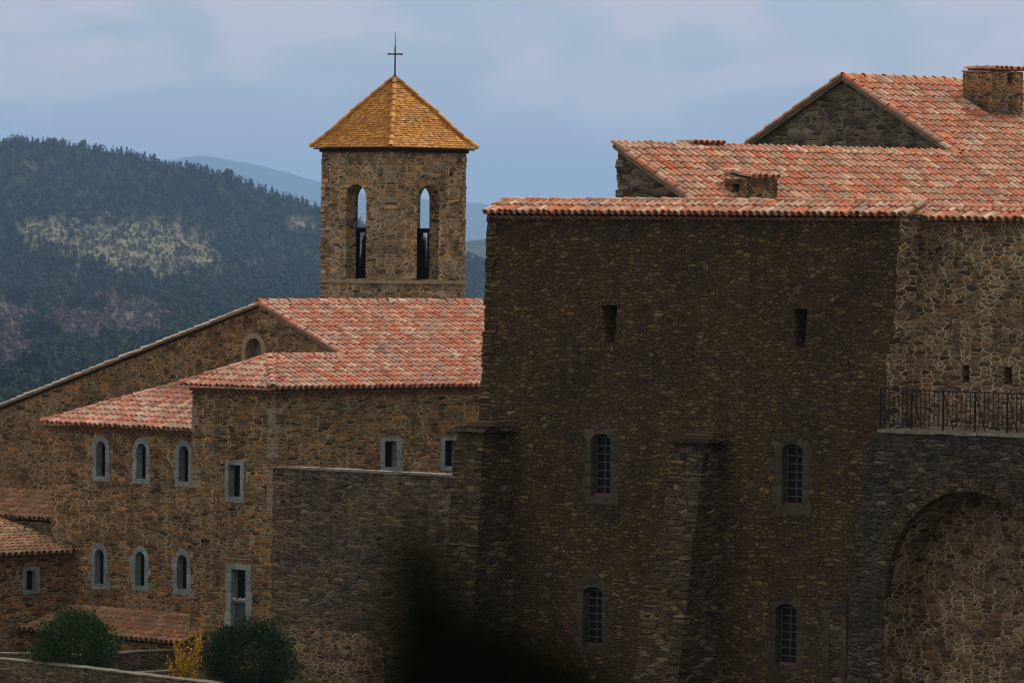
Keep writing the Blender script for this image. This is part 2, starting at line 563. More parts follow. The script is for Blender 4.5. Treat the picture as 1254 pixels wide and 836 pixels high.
def grow(w, h, rise, g, cx, z0):
    """the wall opening behind a surround"""
    return arch(w + 2 * g, h + 2 * g, (rise + g if rise > w / 2 * .9 else rise) if rise > 0 else 0, 10, cx, z0 - g)


class Win:
    def __init__(s, pl, px, ytop, ybot, w, rise=0.0, f=.16, top=.15, sill=.14, tooth=.0, mat='dress', depth=.26, blocks=4, grille=None, name='window', proud=.018, blocky=False):
        s.__dict__.update(locals())
        s.cx, s.z1 = pl.uz(px, ytop)
        s.z0 = pl.uz(px, ybot)[1]
        s.h = s.z1 - s.z0
        s.hole = grow(w, s.h, rise, f * .45, s.cx, s.z0)

    def make(s, parent, pane_mat='glass'):
        mb = MB()
        inner = arch(s.w, s.h, s.rise, 10, s.cx, s.z0)
        outer = surround(s.w, s.h, s.rise, s.f, s.top, s.sill, s.cx, s.z0, s.tooth, 10, s.blocks)
        if s.blocky:
            W = s.w / 2 + s.f; zh = s.z0 + s.h
            R_ = lambda v: v + random.uniform(-.025, .025)
            side = [q for q in outer if q[1] <= s.z0 + s.h - s.rise + .001]
            rt = [q for q in side if q[0] > s.cx]; lt_ = [q for q in side if q[0] < s.cx]
            outer = rt + [(s.cx + R_(W + .04), R_(zh - .02)), (s.cx + R_(W * .9), R_(zh + .08)), (s.cx + R_(W * .55), R_(zh + .14)), (s.cx + R_(.16), R_(zh + .24)),
                          (s.cx - R_(.14), R_(zh + .25)), (s.cx - R_(W * .55), R_(zh + .15)), (s.cx - R_(W), R_(zh + .1)), (s.cx - R_(W + .08), R_(zh - .06))] + lt_
        mb.prism(s.pl, outer, [inner], s.proud, -s.depth - .05)
        # the sill stone
        o = mb.build(s.name, MT[s.mat], parent)
        mb = MB()
        mb.prism(s.pl, grow(s.w, s.h, s.rise, .02, s.cx, s.z0), [], -s.depth, -s.depth - .02)
        mb.build('pane', MT[pane_mat], o)
        if s.grille:
            nc, nr = s.grille
            mb = MB()
            w2 = s.w * .86
            t = .011
            hz = s.h - s.rise * .6
            for i in range(nc + 1):
                u = s.cx - w2 / 2 + w2 * i / nc
                mb.box(s.pl.p(u, s.z0 + hz / 2, -s.depth + .04), s.pl.U * t, s.pl.N * t, Z * (hz / 2))
            for j in range(nr + 1):
                mb.box(s.pl.p(s.cx, s.z0 + .02 + (hz - .04) * j / nr, -s.depth + .055), s.pl.U * (w2 / 2), s.pl.N * t, Z * t)
            mb.build('grille', MT['lead'], o)
            mb = MB()
            mb.box(s.pl.p(s.cx, s.z0 + .03, -s.depth + .07), s.pl.U * (s.w * .46), s.pl.N * .02, Z * .03)
            mb.build('bottom_rail', plain('reddish_window_rail', (.13, .06, .055), .7), o)
        elif s.name == 'window':
            mb = MB()
            for u in (-.46, 0, .46):
                mb.box(s.pl.p(s.cx + u * s.w, s.z0 + (s.h - s.rise * .5) / 2, -s.depth + .02), s.pl.U * .016, s.pl.N * .015, Z * ((s.h - s.rise * .5) / 2))
            mb.build('sash', MT['wood'], o)
        return o


def corner_stones(mb, pl, u, z0, z1, du=-1, hmin=.14, hmax=.3, lmin=.18, lmax=.5, proud=.02, m=0, depth=.25, jit=.02, every=1.0):
    """dressed corner stones along a vertical edge"""
    z = z0
    k = 0
    while z < z1 - .06:
        h = random.uniform(hmin, hmax)
        if random.random() < every:
            L = random.uniform(lmin, lmax) * (1.0 if k % 2 else .6)
            pr = proud * random.uniform(.5, 1.6)
            c = pl.p(u + du * (L / 2 - pr), z + h / 2, pr - depth / 2)
            mb.box(c, pl.U * (L / 2), pl.N * (depth / 2), Z * (h / 2 - .008), m, jit)
        z += h
        k += 1


def px_poly(pl, pts): return [pl.uz(*q) for q in pts]


def rag(pts, amp, step=.18):
    """subdivide an outline and roughen it, for broken masonry edges"""
    out = []
    for (a, b), (c, d) in zip(pts[:-1], pts[1:]):
        L = math.hypot(c - a, d - b)
        n = max(1, int(L / step))
        for k in range(n):
            t = k / n
            out.append((a + (c - a) * t + (random.uniform(-amp, amp) if k else 0), b + (d - b) * t))
    out.append(pts[-1])
    return out


# ================================================================== FORTRESS
P1 = Plane(at(850, 450, 134), B, -A)
fort = thing('fortress_building', 'tall dark brown rubble fortress block with barred windows and two buttresses', 'building', P1.p(0, 0, -2))
fwins = [Win(P1, 736, 531, 607, .66, .12, .2, .2, .2, .2, 'fdress', .2, 5, (2, 7), proud=.006, blocky=True),
         Win(P1, 970.5, 543, 619, .66, .12, .2, .2, .2, .2, 'fdress', .2, 5, (2, 7), proud=.006, blocky=True),
         Win(P1, 726, 718, 790, .66, .12, .2, .2, .2, .2, 'fdress', .2, 5, (2, 7), proud=.006, blocky=True),
         Win(P1, 963, 739, 814, .66, .12, .2, .2, .2, .2, 'fdress', .2, 5, (2, 7), proud=.006, blocky=True)]
slit1 = px_poly(P1, [(743, 419), (752, 420), (754, 400), (756, 375), (747, 373), (737, 375), (738, 385), (739, 397), (741, 408)])
slit2 = px_poly(P1, [(975, 426), (985, 427), (987, 405), (989, 380), (984, 377), (972, 379), (973, 390), (974, 402), (972, 410), (974, 418)])
left = px_poly(P1, [(598, 259), (596, 330), (593, 420), (589, 500), (586, 600), (580, 980)])
right = px_poly(P1, [(1130, 980), (1086, 700), (1083, 530), (1085, 440), (1096, 410), (1099, 340), (1103, 262)])
outl = rag(left, .02, .2) + rag(right, .05, .16)
mb = MB()
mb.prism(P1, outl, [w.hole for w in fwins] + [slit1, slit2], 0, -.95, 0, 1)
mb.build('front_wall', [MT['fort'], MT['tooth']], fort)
for w in fwins: w.make(fort)
for sl in (slit1, slit2):
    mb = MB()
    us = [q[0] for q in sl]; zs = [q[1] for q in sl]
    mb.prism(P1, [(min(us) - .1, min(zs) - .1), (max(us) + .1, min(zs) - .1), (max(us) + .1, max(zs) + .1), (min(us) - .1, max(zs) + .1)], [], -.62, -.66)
    o = mb.build('slit_window_shade', MT['dark'], fort)  # black backing painted as the shade inside the slit
    mb = MB()
    cu_ = (min(us) + max(us)) / 2
    mb.tube(P1.p(cu_ + .05, min(zs), -.3), P1.p(cu_ + .06, max(zs), -.3), .014)
    mb.build('bar', MT['iron'], o)
# far end wall and back (solid from other sides)
uL, uR = left[0][0], right[-1][0]
zt = left[0][1]
mb = MB()
PL = Plane(P1.p(uL + .06, 0), A, -B)
mb.prism(PL, [(.95, -1), (9, -1), (9, zt - .4), (.95, zt - .4)], [], 0, -.6)
mb.build('end_wall', MT['fort'], fort)
# corner stones of the far edge
mb = MB()
for k in range(len(left) - 1):
    (ua, za), (ub, zb) = left[k], left[k + 1]
    nseg = max(1, int((za - zb) / .6))
    for q in range(nseg):
        t = q / nseg
        z1 = za + (zb - za) * t; z0 = za + (zb - za) * (t + 1 / nseg)
        corner_stones(mb, P1, ua + (ub - ua) * (t + .5 / nseg), z0, z1, 1, .14, .3, .2, .5, .02, 0, .4, .03)
mb.build('quoins', MT['fort'], fort)
# blocked window near the terrace
mb = MB()
bw = px_poly(P1, [(1008, 850), (1037, 850), (1037, 736), (1008, 735)])
inner = px_poly(P1, [(1016, 850), (1031, 850), (1031, 755), (1028, 748), (1020, 747), (1016, 753)])
mb.prism(P1, bw, [inner], .02, -.1)
o = mb.build('blocked_window', MT['fdress'], fort)
mb = MB()
mb.prism(P1, [(a, b) for a, b in inner], [], .006, -.05)
mb.build('rubble_infill', MT['butt'], o)


def buttress(pl, tl, tr, bl, br, d_top, d_bot, cap=.12):
    """tl tr bl br in (u,z) on the wall plane; depth grows downwards"""
    mb = MB()
    nz = 26
    fr = []
    for k in range(nz + 1):
        t = k / nz
        ua = tl[0] + (bl[0] - tl[0]) * t; ub = tr[0] + (br[0] - tr[0]) * t
        z = tl[1] + (bl[1] - tl[1]) * t; d = d_top + (d_bot - d_top) * t
        fr.append((ua, ub, z, d))
    for (a0, b0, z0, d0), (a1, b1, z1, d1) in zip(fr[:-1], fr[1:]):
        for (pa, pb, uva, uvb) in (((a0, d0), (b0, d0), a0, b0),):
            mb.face([pl.p(a1, z1, d1), pl.p(b1, z1, d1), pl.p(b0, z0, d0), pl.p(a0, z0, d0)], 0, [(a1, z1), (b1, z1), (b0, z0), (a0, z0)])
        mb.face([pl.p(b1, z1, d1), pl.p(b1, z1, -.1), pl.p(b0, z0, -.1), pl.p(b0, z0, d0)], 0, [(b1 - d1, z1), (b1, z1), (b0, z0), (b0 - d0, z0)])
        mb.face([pl.p(a1, z1, -.1), pl.p(a1, z1, d1), pl.p(a0, z0, d0), pl.p(a0, z0, -.1)], 0, [(a1, z1), (a1 + d1, z1), (a0 + d0, z0), (a0, z0)])
    a, b, z, d = fr[0]
    mb.face([pl.p(a, z, d), pl.p(b, z, d), pl.p(b, z, -.1), pl.p(a, z, -.1)], 0)
    # big rough face stones along its front edges
    for side, sg in ((0, 1), (1, -1)):
        zz = 0
        for k in range(int((tl[1] - bl[1]) / .22)):
            t = (k + .5) * .22 / (tl[1] - bl[1])
            if t > 1: break
            u = (tl[0] + (bl[0] - tl[0]) * t) if side == 0 else (tr[0] + (br[0] - tr[0]) * t)
            z = tl[1] - (tl[1] - bl[1]) * t; d = d_top + (d_bot - d_top) * t
            if random.random() < .45: continue
            L = random.uniform(.2, .5)
            mb.box(pl.p(u + sg * (L / 2 - .015), z, d - .15), pl.U * L / 2, pl.N * .16, Z * random.uniform(.09, .112), 0, .02)
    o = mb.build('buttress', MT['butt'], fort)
    mb = MB()
    u = tl[0] - .06
    while u < tr[0] + .02:
        w = random.uniform(.25, .5)
        mb.box(pl.p(u + w / 2, tl[1] + .05, d_top / 2 + .02), pl.U * (w / 2 - .01), pl.N * (d_top / 2 + .07), Z * .06, 0, .025)
        u += w
    mb.box(pl.p((tl[0] + tr[0]) / 2 + .05, tl[1] + .17, d_top * .3), pl.U * ((tr[0] - tl[0]) / 2), pl.N * (d_top * .34), Z * .06, 0, .03)
    mb.build('cap_stones', MT['butt'], o)
    return o


def bpx(pl, d, px, py):
    u, z = pl.off(d).uz(px, py)
    return u, z


tl = bpx(P1, .95, 560, 527); tr = bpx(P1, .95, 592, 529)
bl = bpx(P1, 1.45, 538, 780); br = bpx(P1, 1.45, 578, 780)
zb = -1.0
def ext(t, b):
    k = (zb - t[1]) / (b[1] - t[1]); return (t[0] + (b[0] - t[0]) * k, zb)
zt_ = tl[1]
kk = (zb - zt_) / (bl[1] - zt_)
buttress(P1, tl, (tr[0], tl[1]), ext(tl, bl), ext((tr[0], tl[1]), (br[0], bl[1])), .95, .95 + .5 * kk)
tl = bpx(P1, .62, 827, 541); tr = bpx(P1, .62, 863, 543)
bl = bpx(P1, 1.55, 774, 836); br = bpx(P1, 1.55, 829, 838)
kk = (zb - tl[1]) / (bl[1] - tl[1])
buttress(P1, tl, (tr[0], tl[1]), ext(tl, bl), ext((tr[0], tl[1]), (br[0], bl[1])), .62, .62 + .93 * kk)

# narrow tiled roof along the wall head
def wall_head(pl, pxl, pxr, pyl, pyr, depth, tanp, parent, over=.2, ridge_r=.1):
    a = pl.off(over).hit(pxl, pyl); b = pl.off(over).hit(pxr, pyr)
    zz = (a.z + b.z) / 2
    a.z = b.z = zz
    E = (b - a).normalized()
    Sd = (A + Z * tanp).normalized()
    W = (b - a).length
    L = depth * math.sqrt(1 + tanp ** 2)
    mb = MB()
    tiled(mb, a, E, Sd, [(0, 0), (W, 0), (W, L), (0, L)], .222, .36, .09, 0, 1)
    # dark row of corbel tiles under the eave
    for k in range(int(W / .222)):
        c = a + E * ((k + .5) * .222) + A * .1 - Z * .09
        tile_half(mb, c, A, E, Z, .08, .08, .3, 0, n=5)
    ridge(mb, a + Sd * (L - .02) + Vector((0, 0, .0)), b + Sd * (L - .02), ridge_r, .42, 0)
    ridge(mb, b - E * .03, b - E * .03 + Sd * L, .1, .4, 0, Z, .06)
    ridge(mb, a + E * .03, a + E * .03 + Sd * L, .09, .4, 0, Z, .05)
    return mb.build('eave_roof', [MT['tile2'], MT['deck']], parent), a + Sd * L

top_fort, fort_top_pt = wall_head(P1, 593, 1109, 262, 267, .66, .42, fort)
# recessed wall to the right of the broken end
P1R = P1.off(-.7)
sl = [px_poly(P1R, [(1178, 468), (1187, 468), (1187, 447), (1178, 447)]), px_poly(P1R, [(1229, 471), (1239, 471), (1239, 449), (1229, 449)])]
mb = MB()
mb.prism(P1R, px_poly(P1R, [(1085, 640), (1500, 640), (1500, 268), (1085, 268)]), sl, 0, -.7)
mb.build('recessed_wall', MT['pale'], fort)
for q in sl:
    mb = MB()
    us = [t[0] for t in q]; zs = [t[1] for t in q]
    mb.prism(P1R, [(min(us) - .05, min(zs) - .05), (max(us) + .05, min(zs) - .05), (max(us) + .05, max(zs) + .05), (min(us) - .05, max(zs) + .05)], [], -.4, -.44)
    mb.build('slit_window_shade', MT['dark'], fort)  # black backing again painted as inner shade
wall_head(P1R, 1130, 1500, 270, 275, .55, .42, fort)

# ------------------------------------------------------------------ terrace with arch
PT = P1.off(.55)
terr = thing('arched_terrace', 'dark grey rubble terrace wall pierced by a deep round arch below the iron railing', 'terrace', PT.p(5, 0))
ca = PT.uz(1187, 601)
cl = PT.uz(1083, 760)
rad = ca[0] - cl[0]
hole = arch(2 * rad, ca[1] + 1.0, rad, 28, ca[0], -1.0)
outl = px_poly(PT, [(1032, 980), (1560, 980), (1560, 549), (1078, 529), (1062, 540), (1052, 640), (1040, 750)])
outl = [outl[0], outl[1], (outl[2][0], outl[3][1])] + outl[3:]
mb = MB()
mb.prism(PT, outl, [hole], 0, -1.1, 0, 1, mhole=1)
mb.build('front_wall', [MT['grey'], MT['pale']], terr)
mb = MB()
mb.prism(PT, [(ca[0] - rad - .3, -1), (ca[0] + rad + .3, -1), (ca[0] + rad + .3, ca[1] + .3), (ca[0] - rad - .3, ca[1] + .3)], [], -1.07, -1.4)
mb.build('back_wall', MT['pale'], terr)
mb = MB()   # ring of voussoirs
zc = ca[1] - rad
n = 46
for k in range(n):
    a0 = math.pi * (k + .06) / n; a1 = math.pi * (k + .94) / n
    r0_, r1_ = rad - .012, rad + random.uniform(.26, .36)
    q = [(ca[0] + math.cos(a) * r, zc + math.sin(a) * r) for a, r in ((a0, r0_), (a0, r1_), (a1, r1_), (a1, r0_))]
    mb.prism(PT, q, [], random.uniform(.008, .035), -.2)
mb.build('arch_ring', MT['butt'], terr)
zt2 = outl[3][1]
mb = MB()
u = outl[3][0] - .05
while u < outl[2][0]:
    w = random.uniform(.5, .95)
    mb.box(PT.p(u + w / 2, zt2 + .045, -.55), PT.U * (w / 2 - .006), PT.N * .6, Z * .038, 0, .016)
    u += w
mb.build('coping', MT['cope'], terr)
# railing
rail = thing('iron_railing', 'black iron railing of close upright bars on the terrace coping', 'railing', PT.p(outl[3][0], zt2 + .09, -.15))
PR_ = PT.off(-.15)
ua = PR_.uz(1078, 500)[0]; ub = PR_.uz(1480, 500)[0]
zr0 = zt2 + .095
zr1 = PR_.uz(1080, 476)[1]
mb = MB(); mb.box(PR_.p((ua + ub) / 2, zr1), PR_.U * ((ub - ua) / 2), PR_.N * .016, Z * .014); mb.build('top_rail', MT['iron'], rail)
mb = MB(); mb.box(PR_.p((ua + ub) / 2, zr0 + .1), PR_.U * ((ub - ua) / 2), PR_.N * .011, Z * .009); mb.build('bottom_rail', MT['iron'], rail)
bar_me = None
n = int((ub - ua) / .135)
for k in range(n + 1):
    u = ua + (ub - ua) * k / n
    post = k % 7 == 0
    if post:
        mb = MB(); mb.box(PR_.p(u, (zr0 + zr1) / 2), PR_.U * .016, PR_.N * .016, Z * ((zr1 - zr0) / 2)); o = mb.build('post', MT['iron'], rail)
        mb = MB(); mb.tube(PR_.p(u, zr1 - .02), PR_.p(u + .04, zr0, -.3), .012); mb.build('stay', MT['iron'], o)
    else:
        mb = MB(); mb.box(PR_.p(u, (zr0 + .1 + zr1) / 2), PR_.U * .0075, PR_.N * .0075, Z * ((zr1 - zr0 - .1) / 2)); mb.build('bar', MT['iron'], rail)

# ================================================================== HALL BEHIND (upper right roofs)
PB = P1.off(-2.6)
vA = PB.hit(752, 175); vB = PB.hit(845, 243)
tanp = (vA.z - vB.z) / ((vB - vA).dot(B))
vA = vA - Z * .15
SB = Slope(vA, A, (-B + Z * tanp))
hall = thing('tiled_hall', 'rubble hall with two stepped gables and a broad orange tiled roof above the fortress', 'building', Vector((vA.x, vA.y, 0)))
pB = [SB.pes(755, 185), SB.pes(846, 248), SB.pes(880, 268), SB.pes(1340, 300), SB.pes(1340, 101), SB.pes(1025, 96), SB.pes(1174, 191)]
apex = SB.hit(1030, 88)
vC = SB.hit(1181, 183)
# keep the gable lines exactly along the slope
e0 = (pB[0][0] + pB[1][0]) / 2; eC = (pB[5][0] + pB[6][0]) / 2
sC = pB[6][1]; sR = pB[5][1]
sB = (pB[0][1] + sC) / 2
smin = sB - 5.2
eX = e0 + 27
polyBC = [(e0, sB), (e0, smin), (eX, smin), (eX, sR), (eC, sR), (eC, sB)]
mb = MB()
tiled(mb, SB.O, SB.E, SB.S, polyBC, .225, .36, .092)
ridge(mb, SB.p(eC, sR), SB.p(eX, sR), .12, .4, lift=.03)
ridge(mb, SB.p(e0, sB), SB.p(eC, sB), .115, .4, lift=.02)
# verge tiles
ridge(mb, SB.p(e0 + .06, smin), SB.p(e0 + .06, sB), .095, .36, 0, SB.N)
ridge(mb, SB.p(eC + .06, sB), SB.p(eC + .06, sR), .095, .36, 0, SB.N)
roofBC = mb.build('roof', [MT['tile2'], MT['deck']], hall)
# back slope
mb = MB()
Sb2 = (-B - Z * tanp).normalized()
rA, rX = SB.p(eC, sR), SB.p(eX, sR)
Ev = [(0, 0), (eX - eC, 0), (eX - eC, 6.5), (0, 6.5)]
lo = rA + Sb2 * 6.5
tiled(mb, lo, A, -Sb2, [(0, 0), (eX - eC, 0), (eX - eC, 6.5), (0, 6.5)], .225, .36, .092)
ridge(mb, lo + A * .02, rA + A * .02, .1, .38, 0, Z)
mb.build('back_roof', [MT['tile2'], MT['deck']], hall)
# gable walls
PBg = Plane(SB.p(e0 + .12, sB), B, -A)
ub_ = lambda P, q: ((q - P.O).dot(P.U), q.z)
t0 = ub_(PBg, SB.p(e0, sB)); t1 = ub_(PBg, SB.p(e0, smin))
mb = MB()
mb.prism(PBg, rag([(t0[0] - .02, 0), (t0[0] - .02, t0[1] - .05)], .02, .3) + [(t1[0], t1[1] - .05), (t1[0], 0)], [], 0, -.6)
corner_stones(mb, PBg, t0[0] - .02, t0[1] - 3.5, t0[1] - .1, 1, .1, .25, .2, .5, .03, 0, .3, .025)
mb.build('lower_gable_wall', MT['gable'], hall)
PCg = Plane(SB.p(eC + .12, sR), B, -A)
t0 = ub_(PCg, SB.p(eC, sR)); t1 = ub_(PCg, SB.p(eC, sB - 1))
lft = 6.5 / math.sqrt(1 + tanp ** 2)
mb = MB()
mb.prism(PCg, [(-lft + .1, t0[1] - lft * tanp - 4), (-lft + .1, t0[1] - lft * tanp - .06), (t0[0], t0[1] - .06), (t1[0], t1[1] - .06), (t1[0], t1[1] - 4)], [], 0, -.6)
mb.build('upper_gable_wall', MT['gable'], hall)


def chimney(px0, px1, pytop, pyc, w_b, w_a, over, parent, hole_px, mat, name='chimney', tilt=.16):
    """stands on the hall roof; its left front corner is under pixel px0, base where the roof is at pyc"""
    base = SB.hit((px0 + px1) / 2, pyc)
    PF = Plane(base - A * (w_a / 2), B, -A)
    PS = Plane(base + B * (w_b / 2), A, B)
    zt = PF.uz((px0 + px1) / 2, pytop)[1]
    z0 = base.z - w_b * tanp - .4
    mb = MB()
    holes = []
    u, z = PS.uz(*hole_px)
    holes = [[(u - .11, z - .15), (u + .11, z - .15), (u + .11, z + .13), (u - .11, z + .13)]]
    u2, z2 = 0, z
    mb.prism(PF, [(-w_b / 2, z0), (w_b / 2, z0), (w_b / 2, zt), (-w_b / 2, zt)], [[(-.14, z2 - .14), (.1, z2 - .14), (.1, z2 + .12), (-.14, z2 + .12)]] if name == 'chimney' and px0 < 1000 else [], 0, -.16)
    mb.prism(PS, [(-w_a / 2 + .001, z0), (w_a / 2, z0), (w_a / 2, zt), (-w_a / 2 + .001, zt)], holes if px0 > 1000 else [], 0, -.16)
    mb.prism(Plane(base + A * (w_a / 2), B, A), [(-w_b / 2, z0), (w_b / 2 - .17, z0), (w_b / 2 - .17, zt), (-w_b / 2, zt)], [], 0, -.16)
    mb.prism(Plane(base - B * (w_b / 2), A, -B), [(-w_a / 2 + .17, z0), (w_a / 2 - .17, z0), (w_a / 2 - .17, zt), (-w_a / 2 + .17, zt)], [], 0, -.16)
    mb.box(Vector((base.x, base.y, zt - .55)), B * (w_b / 2 - .17), A * (w_a / 2 - .17), Z * .02, 1)
    o = mb.build(name, [mat, MT['dark']], parent)
    mb = MB()
    Sd = (-B + Z * tilt).normalized()
    c = base + B * (w_b / 2 + over); c.z = zt - tilt * .1
    W = w_a + over; L = (w_b + over * 1.2) * math.sqrt(1 + tilt ** 2)
    tiled(mb, c - A * (W / 2), A, Sd, [(0, 0), (W, 0), (W, L), (0, L)], .215, .34, .088)
    mb.build('tile_cap', [MT['tile2'], MT['deck']], o)
    return o


chimney(888, 951, 219, 246, .78, 1.05, .1, roofBC, (900, 231), MT['warm'])
chimney(1177, 1254, 87, 136, 1.05, 1.25, .07, roofBC, (1237, 96), MT['warm'], tilt=.02)
# small tile-capped vent behind the lower ridge
mb = MB()
vp = SB.p(0, 0)
q = SB.hit(858, 176)
qe = SB.es(q)[0]
c = SB.p(qe, sB) - B * .3 + Z * .1
mb.box(c - Z * .25, A * .55, B * .2, Z * .36, 1)
for k in range(6):
    tile_half(mb, c + A * (-.55 + k * .2) + B * .3 + Z * .1, -B, A, Z, .09, .08, .6, 0)
mb.build('ridge_vent', [MT['tile2'], MT['fquoin']], roofBC)

# ================================================================== CHURCH (left)
PG = Plane(at(315, 368, 169), B, -A)
gA = PG.hit(315, 367); gB = PG.hit(422, 433)
tanG = (gA.z - gB.z) / ((gB - gA).dot(B))
gA = gA - Z * .14
SG = Slope(gA, A, (-B + Z * tanG))
church = thing('church_building', 'brown rubble church with a wide gable and pink tiled roof, its hipped wing in front', 'building', Vector((gA.x, gA.y, 0)))
eG = 0.0
sRidge = 0.0
pk = SG.pes(330, 439)     # block hip apex
sBk = (pk[1] + SG.pes(420, 438)[1]) / 2
eBk = pk[0]
sEave = SG.pes(460, 476)[1]
eK = SG.pes(333, 477)[0]
eEnd = SG.pes(600, 420)[0] + 8
mb = MB()
poly = [(eG, 0), (eG, sBk), (eBk, sBk), (eK, sEave), (eEnd, sEave), (eEnd, 0)]
tiled(mb, SG.O, SG.E, SG.S, poly, .222, .34, .09)
ridge(mb, SG.p(eG, .0), SG.p(eEnd, .0), .12, .4)
ridge(mb, SG.p(eBk, sBk), SG.p(eG + .1, sBk), .1, .4)
ridge(mb, SG.p(eG + .05, sBk), SG.p(eG + .05, 0), .09, .36, 0, SG.N)
Kc = SG.p(eK, sEave)
Ap = SG.p(eBk, sBk)
ridge(mb, Kc, Ap, .115, .36)
# eave corbel row
nW = int((eEnd - eK) / .222)
for k in range(1, nW):
    for dz, dd in ((-.1, .1), (-.2, .2)):
        tile_half(mb, SG.p(eK + (k + .5) * .222, sEave) - B * dd + Z * dz, -B, A, Z, .085, .085, .3, 2, n=5)
MT['tile_shade'] = MT['tile3']
churchroof = mb.build('roof', [MT['tile'], MT['deck'], MT['tile3']], church)
# far side slope of the nave roof
mb = MB()
lp = PG.hit(0, 497); tanL = (gA.z - lp.z) / ((gA - lp).dot(B))
Lh = 15.0
S2 = (-B - Z * tanL).normalized()
Ls = Lh * math.sqrt(1 + tanL ** 2)
lo = gA + S2 * Ls
W = eEnd
P3 = [gA, gA + A * W, lo + A * W, lo]
for q in (P3,):
    up = Z * .02
    mb.face([p + up for p in q], 1); mb.face([p - Z * .03 for p in q][::-1], 1)
    for k in range(4):
        a, b = q[k], q[(k + 1) % 4]
        mb.face([a + up, b + up, b - Z * .03, a - Z * .03], 1)
ridge(mb, lo + A * .03, gA + A * .03, .075, .36, 2, Z, .01)
mb.build('far_roof', [MT['tile'], MT['deck'], MT['verge']], church)
# gable wall with arched window
PGw = PG.off(-.12)
gw = lambda p: ((p - PGw.O).dot(B), p.z)
a0, a1 = gw(gA), gw(SG.p(0, sBk - .35))
l0 = gw(lo)
oc = PGw.uz(311, 414); ob = PGw.uz(311, 446)
ow = .72
oh = oc[1] - ob[1]
mb = MB()
mb.prism(PGw, [(l0[0], -1), (l0[0], l0[1] - .1), (a0[0], a0[1] - .08), (a1[0], a1[1] - .06), (a1[0], -1)],
         [arch(ow + .1, oh + .05, ow / 2 + .05, 14, oc[0], ob[1])], 0, -.7)
mb.build('gable_wall', MT['warm'], church)
mb = MB()
mb.prism(PGw, surround(ow, oh, ow / 2, .17, .17, .1, oc[0], ob[1], .0, 14), [arch(ow, oh, ow / 2, 14, oc[0], ob[1])], .02, -.5)
o = mb.build('arched_window', MT['buff'], church)
mb = MB()
mb.prism(PGw, arch(ow + .05, oh, ow / 2, 14, oc[0], ob[1]), [arch(.34, oh - .2, .17, 12, oc[0] + .12, ob[1] + .02)], -.42, -.5)
mb.build('splay', MT['buff'], o)
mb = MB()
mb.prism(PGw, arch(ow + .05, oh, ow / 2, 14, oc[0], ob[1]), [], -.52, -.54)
mb.build('pane', MT['dark'], o)  # no glass: black sheet painted as the dark interior
# pale pointing strip above the window
mb = MB()
corner_stones(mb, PGw, oc[0] + .25, oc[1] + .25, a0[1] - .5, -1, .1, .2, .1, .25, .008, 0, .1, .01)
mb.build('pilaster_stones', MT['quoin'], church)

# hipped wing: walls under the two eaves
PLw = Plane(Kc + A * .25 - B * .25, B, -A)      # left face, on towards the retaining wall
PRw = Plane(Kc + A * .25 - B * .25, A, B)       # right face
zE = Kc.z
# left hip face
hl = PLw.off(.25)
tipL = hl.hit(221, 470)
tipL.z = zE + .0
eW = (Kc - tipL).dot(B)
rise = Ap - Kc
run = rise.dot(A)
SH = Slope(tipL, B, (A + Z * (rise.z / run)))
apH = SH.es(Ap)
mb = MB()
tiled(mb, SH.O, SH.E, SH.S, [(0, 0), (eW, 0), apH], .222, .34, .09)
ridge(mb, tipL, Ap, .11, .36)
for k in range(1, int(eW / .222) - 1):
    for dz, dd in ((-.1, .1), (-.2, .2)):
        tile_half(mb, tipL + B * ((k + .5) * .222) + A * dd + Z * dz, A, B, Z, .085, .085, .3, 2, n=5)
# hidden back slope
q = [tipL, Ap, SG.p(eG, sBk), tipL + A * ((gA - tipL).dot(A))]
mb.face([p + Z * .03 for p in q], 1)
mb.build('hip_roof', [MT['tile'], MT['deck'], MT['tile3']], church)

wl = [Win(PLw, 287.5, 569, 608, .50, 0, .15, .13, .16, .03, 'dress', .24, 3)]
doorw = Win(PLw, 292.5, 697, 800, .62, 0, .22, .16, .1, .06, 'dress', .24, 4, name='doorway')
uc = 0.0
ul = PLw.uz(235.5, 520)[0]
mb = MB()
mb.prism(PLw, rag([(ul, -1), (ul, zE - .03)], .012, .25) + [(uc, zE - .03), (uc, -1)], [w.hole for w in wl + [doorw]], 0, -.55, 0, 0, (3.3, 1.7))
corner_stones(mb, PLw, ul, 0, zE - .2, 1, .14, .3, .2, .45, .012, 1, .2, .012, .55)
mb.build('wing_side_wall', [MT['warm'], MT['quoin']], church)
for w in wl: w.make(church)
dw = doorw.make(church)
mb = MB()
uD, zD = doorw.cx, doorw.z0
zmid = PLw.uz(292, 739)[1]
mb.prism(PLw, [(uD - .3, zD), (uD + .3, zD), (uD + .3, zmid), (uD - .3, zmid)], [], -.14, -.19)
for k in range(6):
    mb.box(PLw.p(uD - .25 + k * .1, (zD + zmid) / 2, -.135), PLw.U * .045, PLw.N * .01, Z * ((zmid - zD) / 2 - .03))
mb.build('half_door', MT['door'], dw)
fb = thing('flower_box', 'small window box of white flowers on the blue half door', 'flower box', PLw.p(uD, zmid, -.1))
mb = MB(); mb.box(PLw.p(uD, zmid + .035, -.1), PLw.U * .29, PLw.N * .05, Z * .033); mb.build('trough', MT['door'], fb)
mb = MB()
for k in range(80):
    c = PLw.p(uD + random.uniform(-.29, .29), zmid + .07 + random.uniform(0, .1), -.08 + random.uniform(-.05, .07))
    n_ = Vector([random.gauss(0, 1) for _ in range(3)]).normalized()
    x = n_.orthogonal().normalized() * .022; y = n_.cross(x).normalized() * .022
    mb.face([c + x, c + y, c - x, c - y], 0)
mb.build('blossoms', MT['white'], fb)
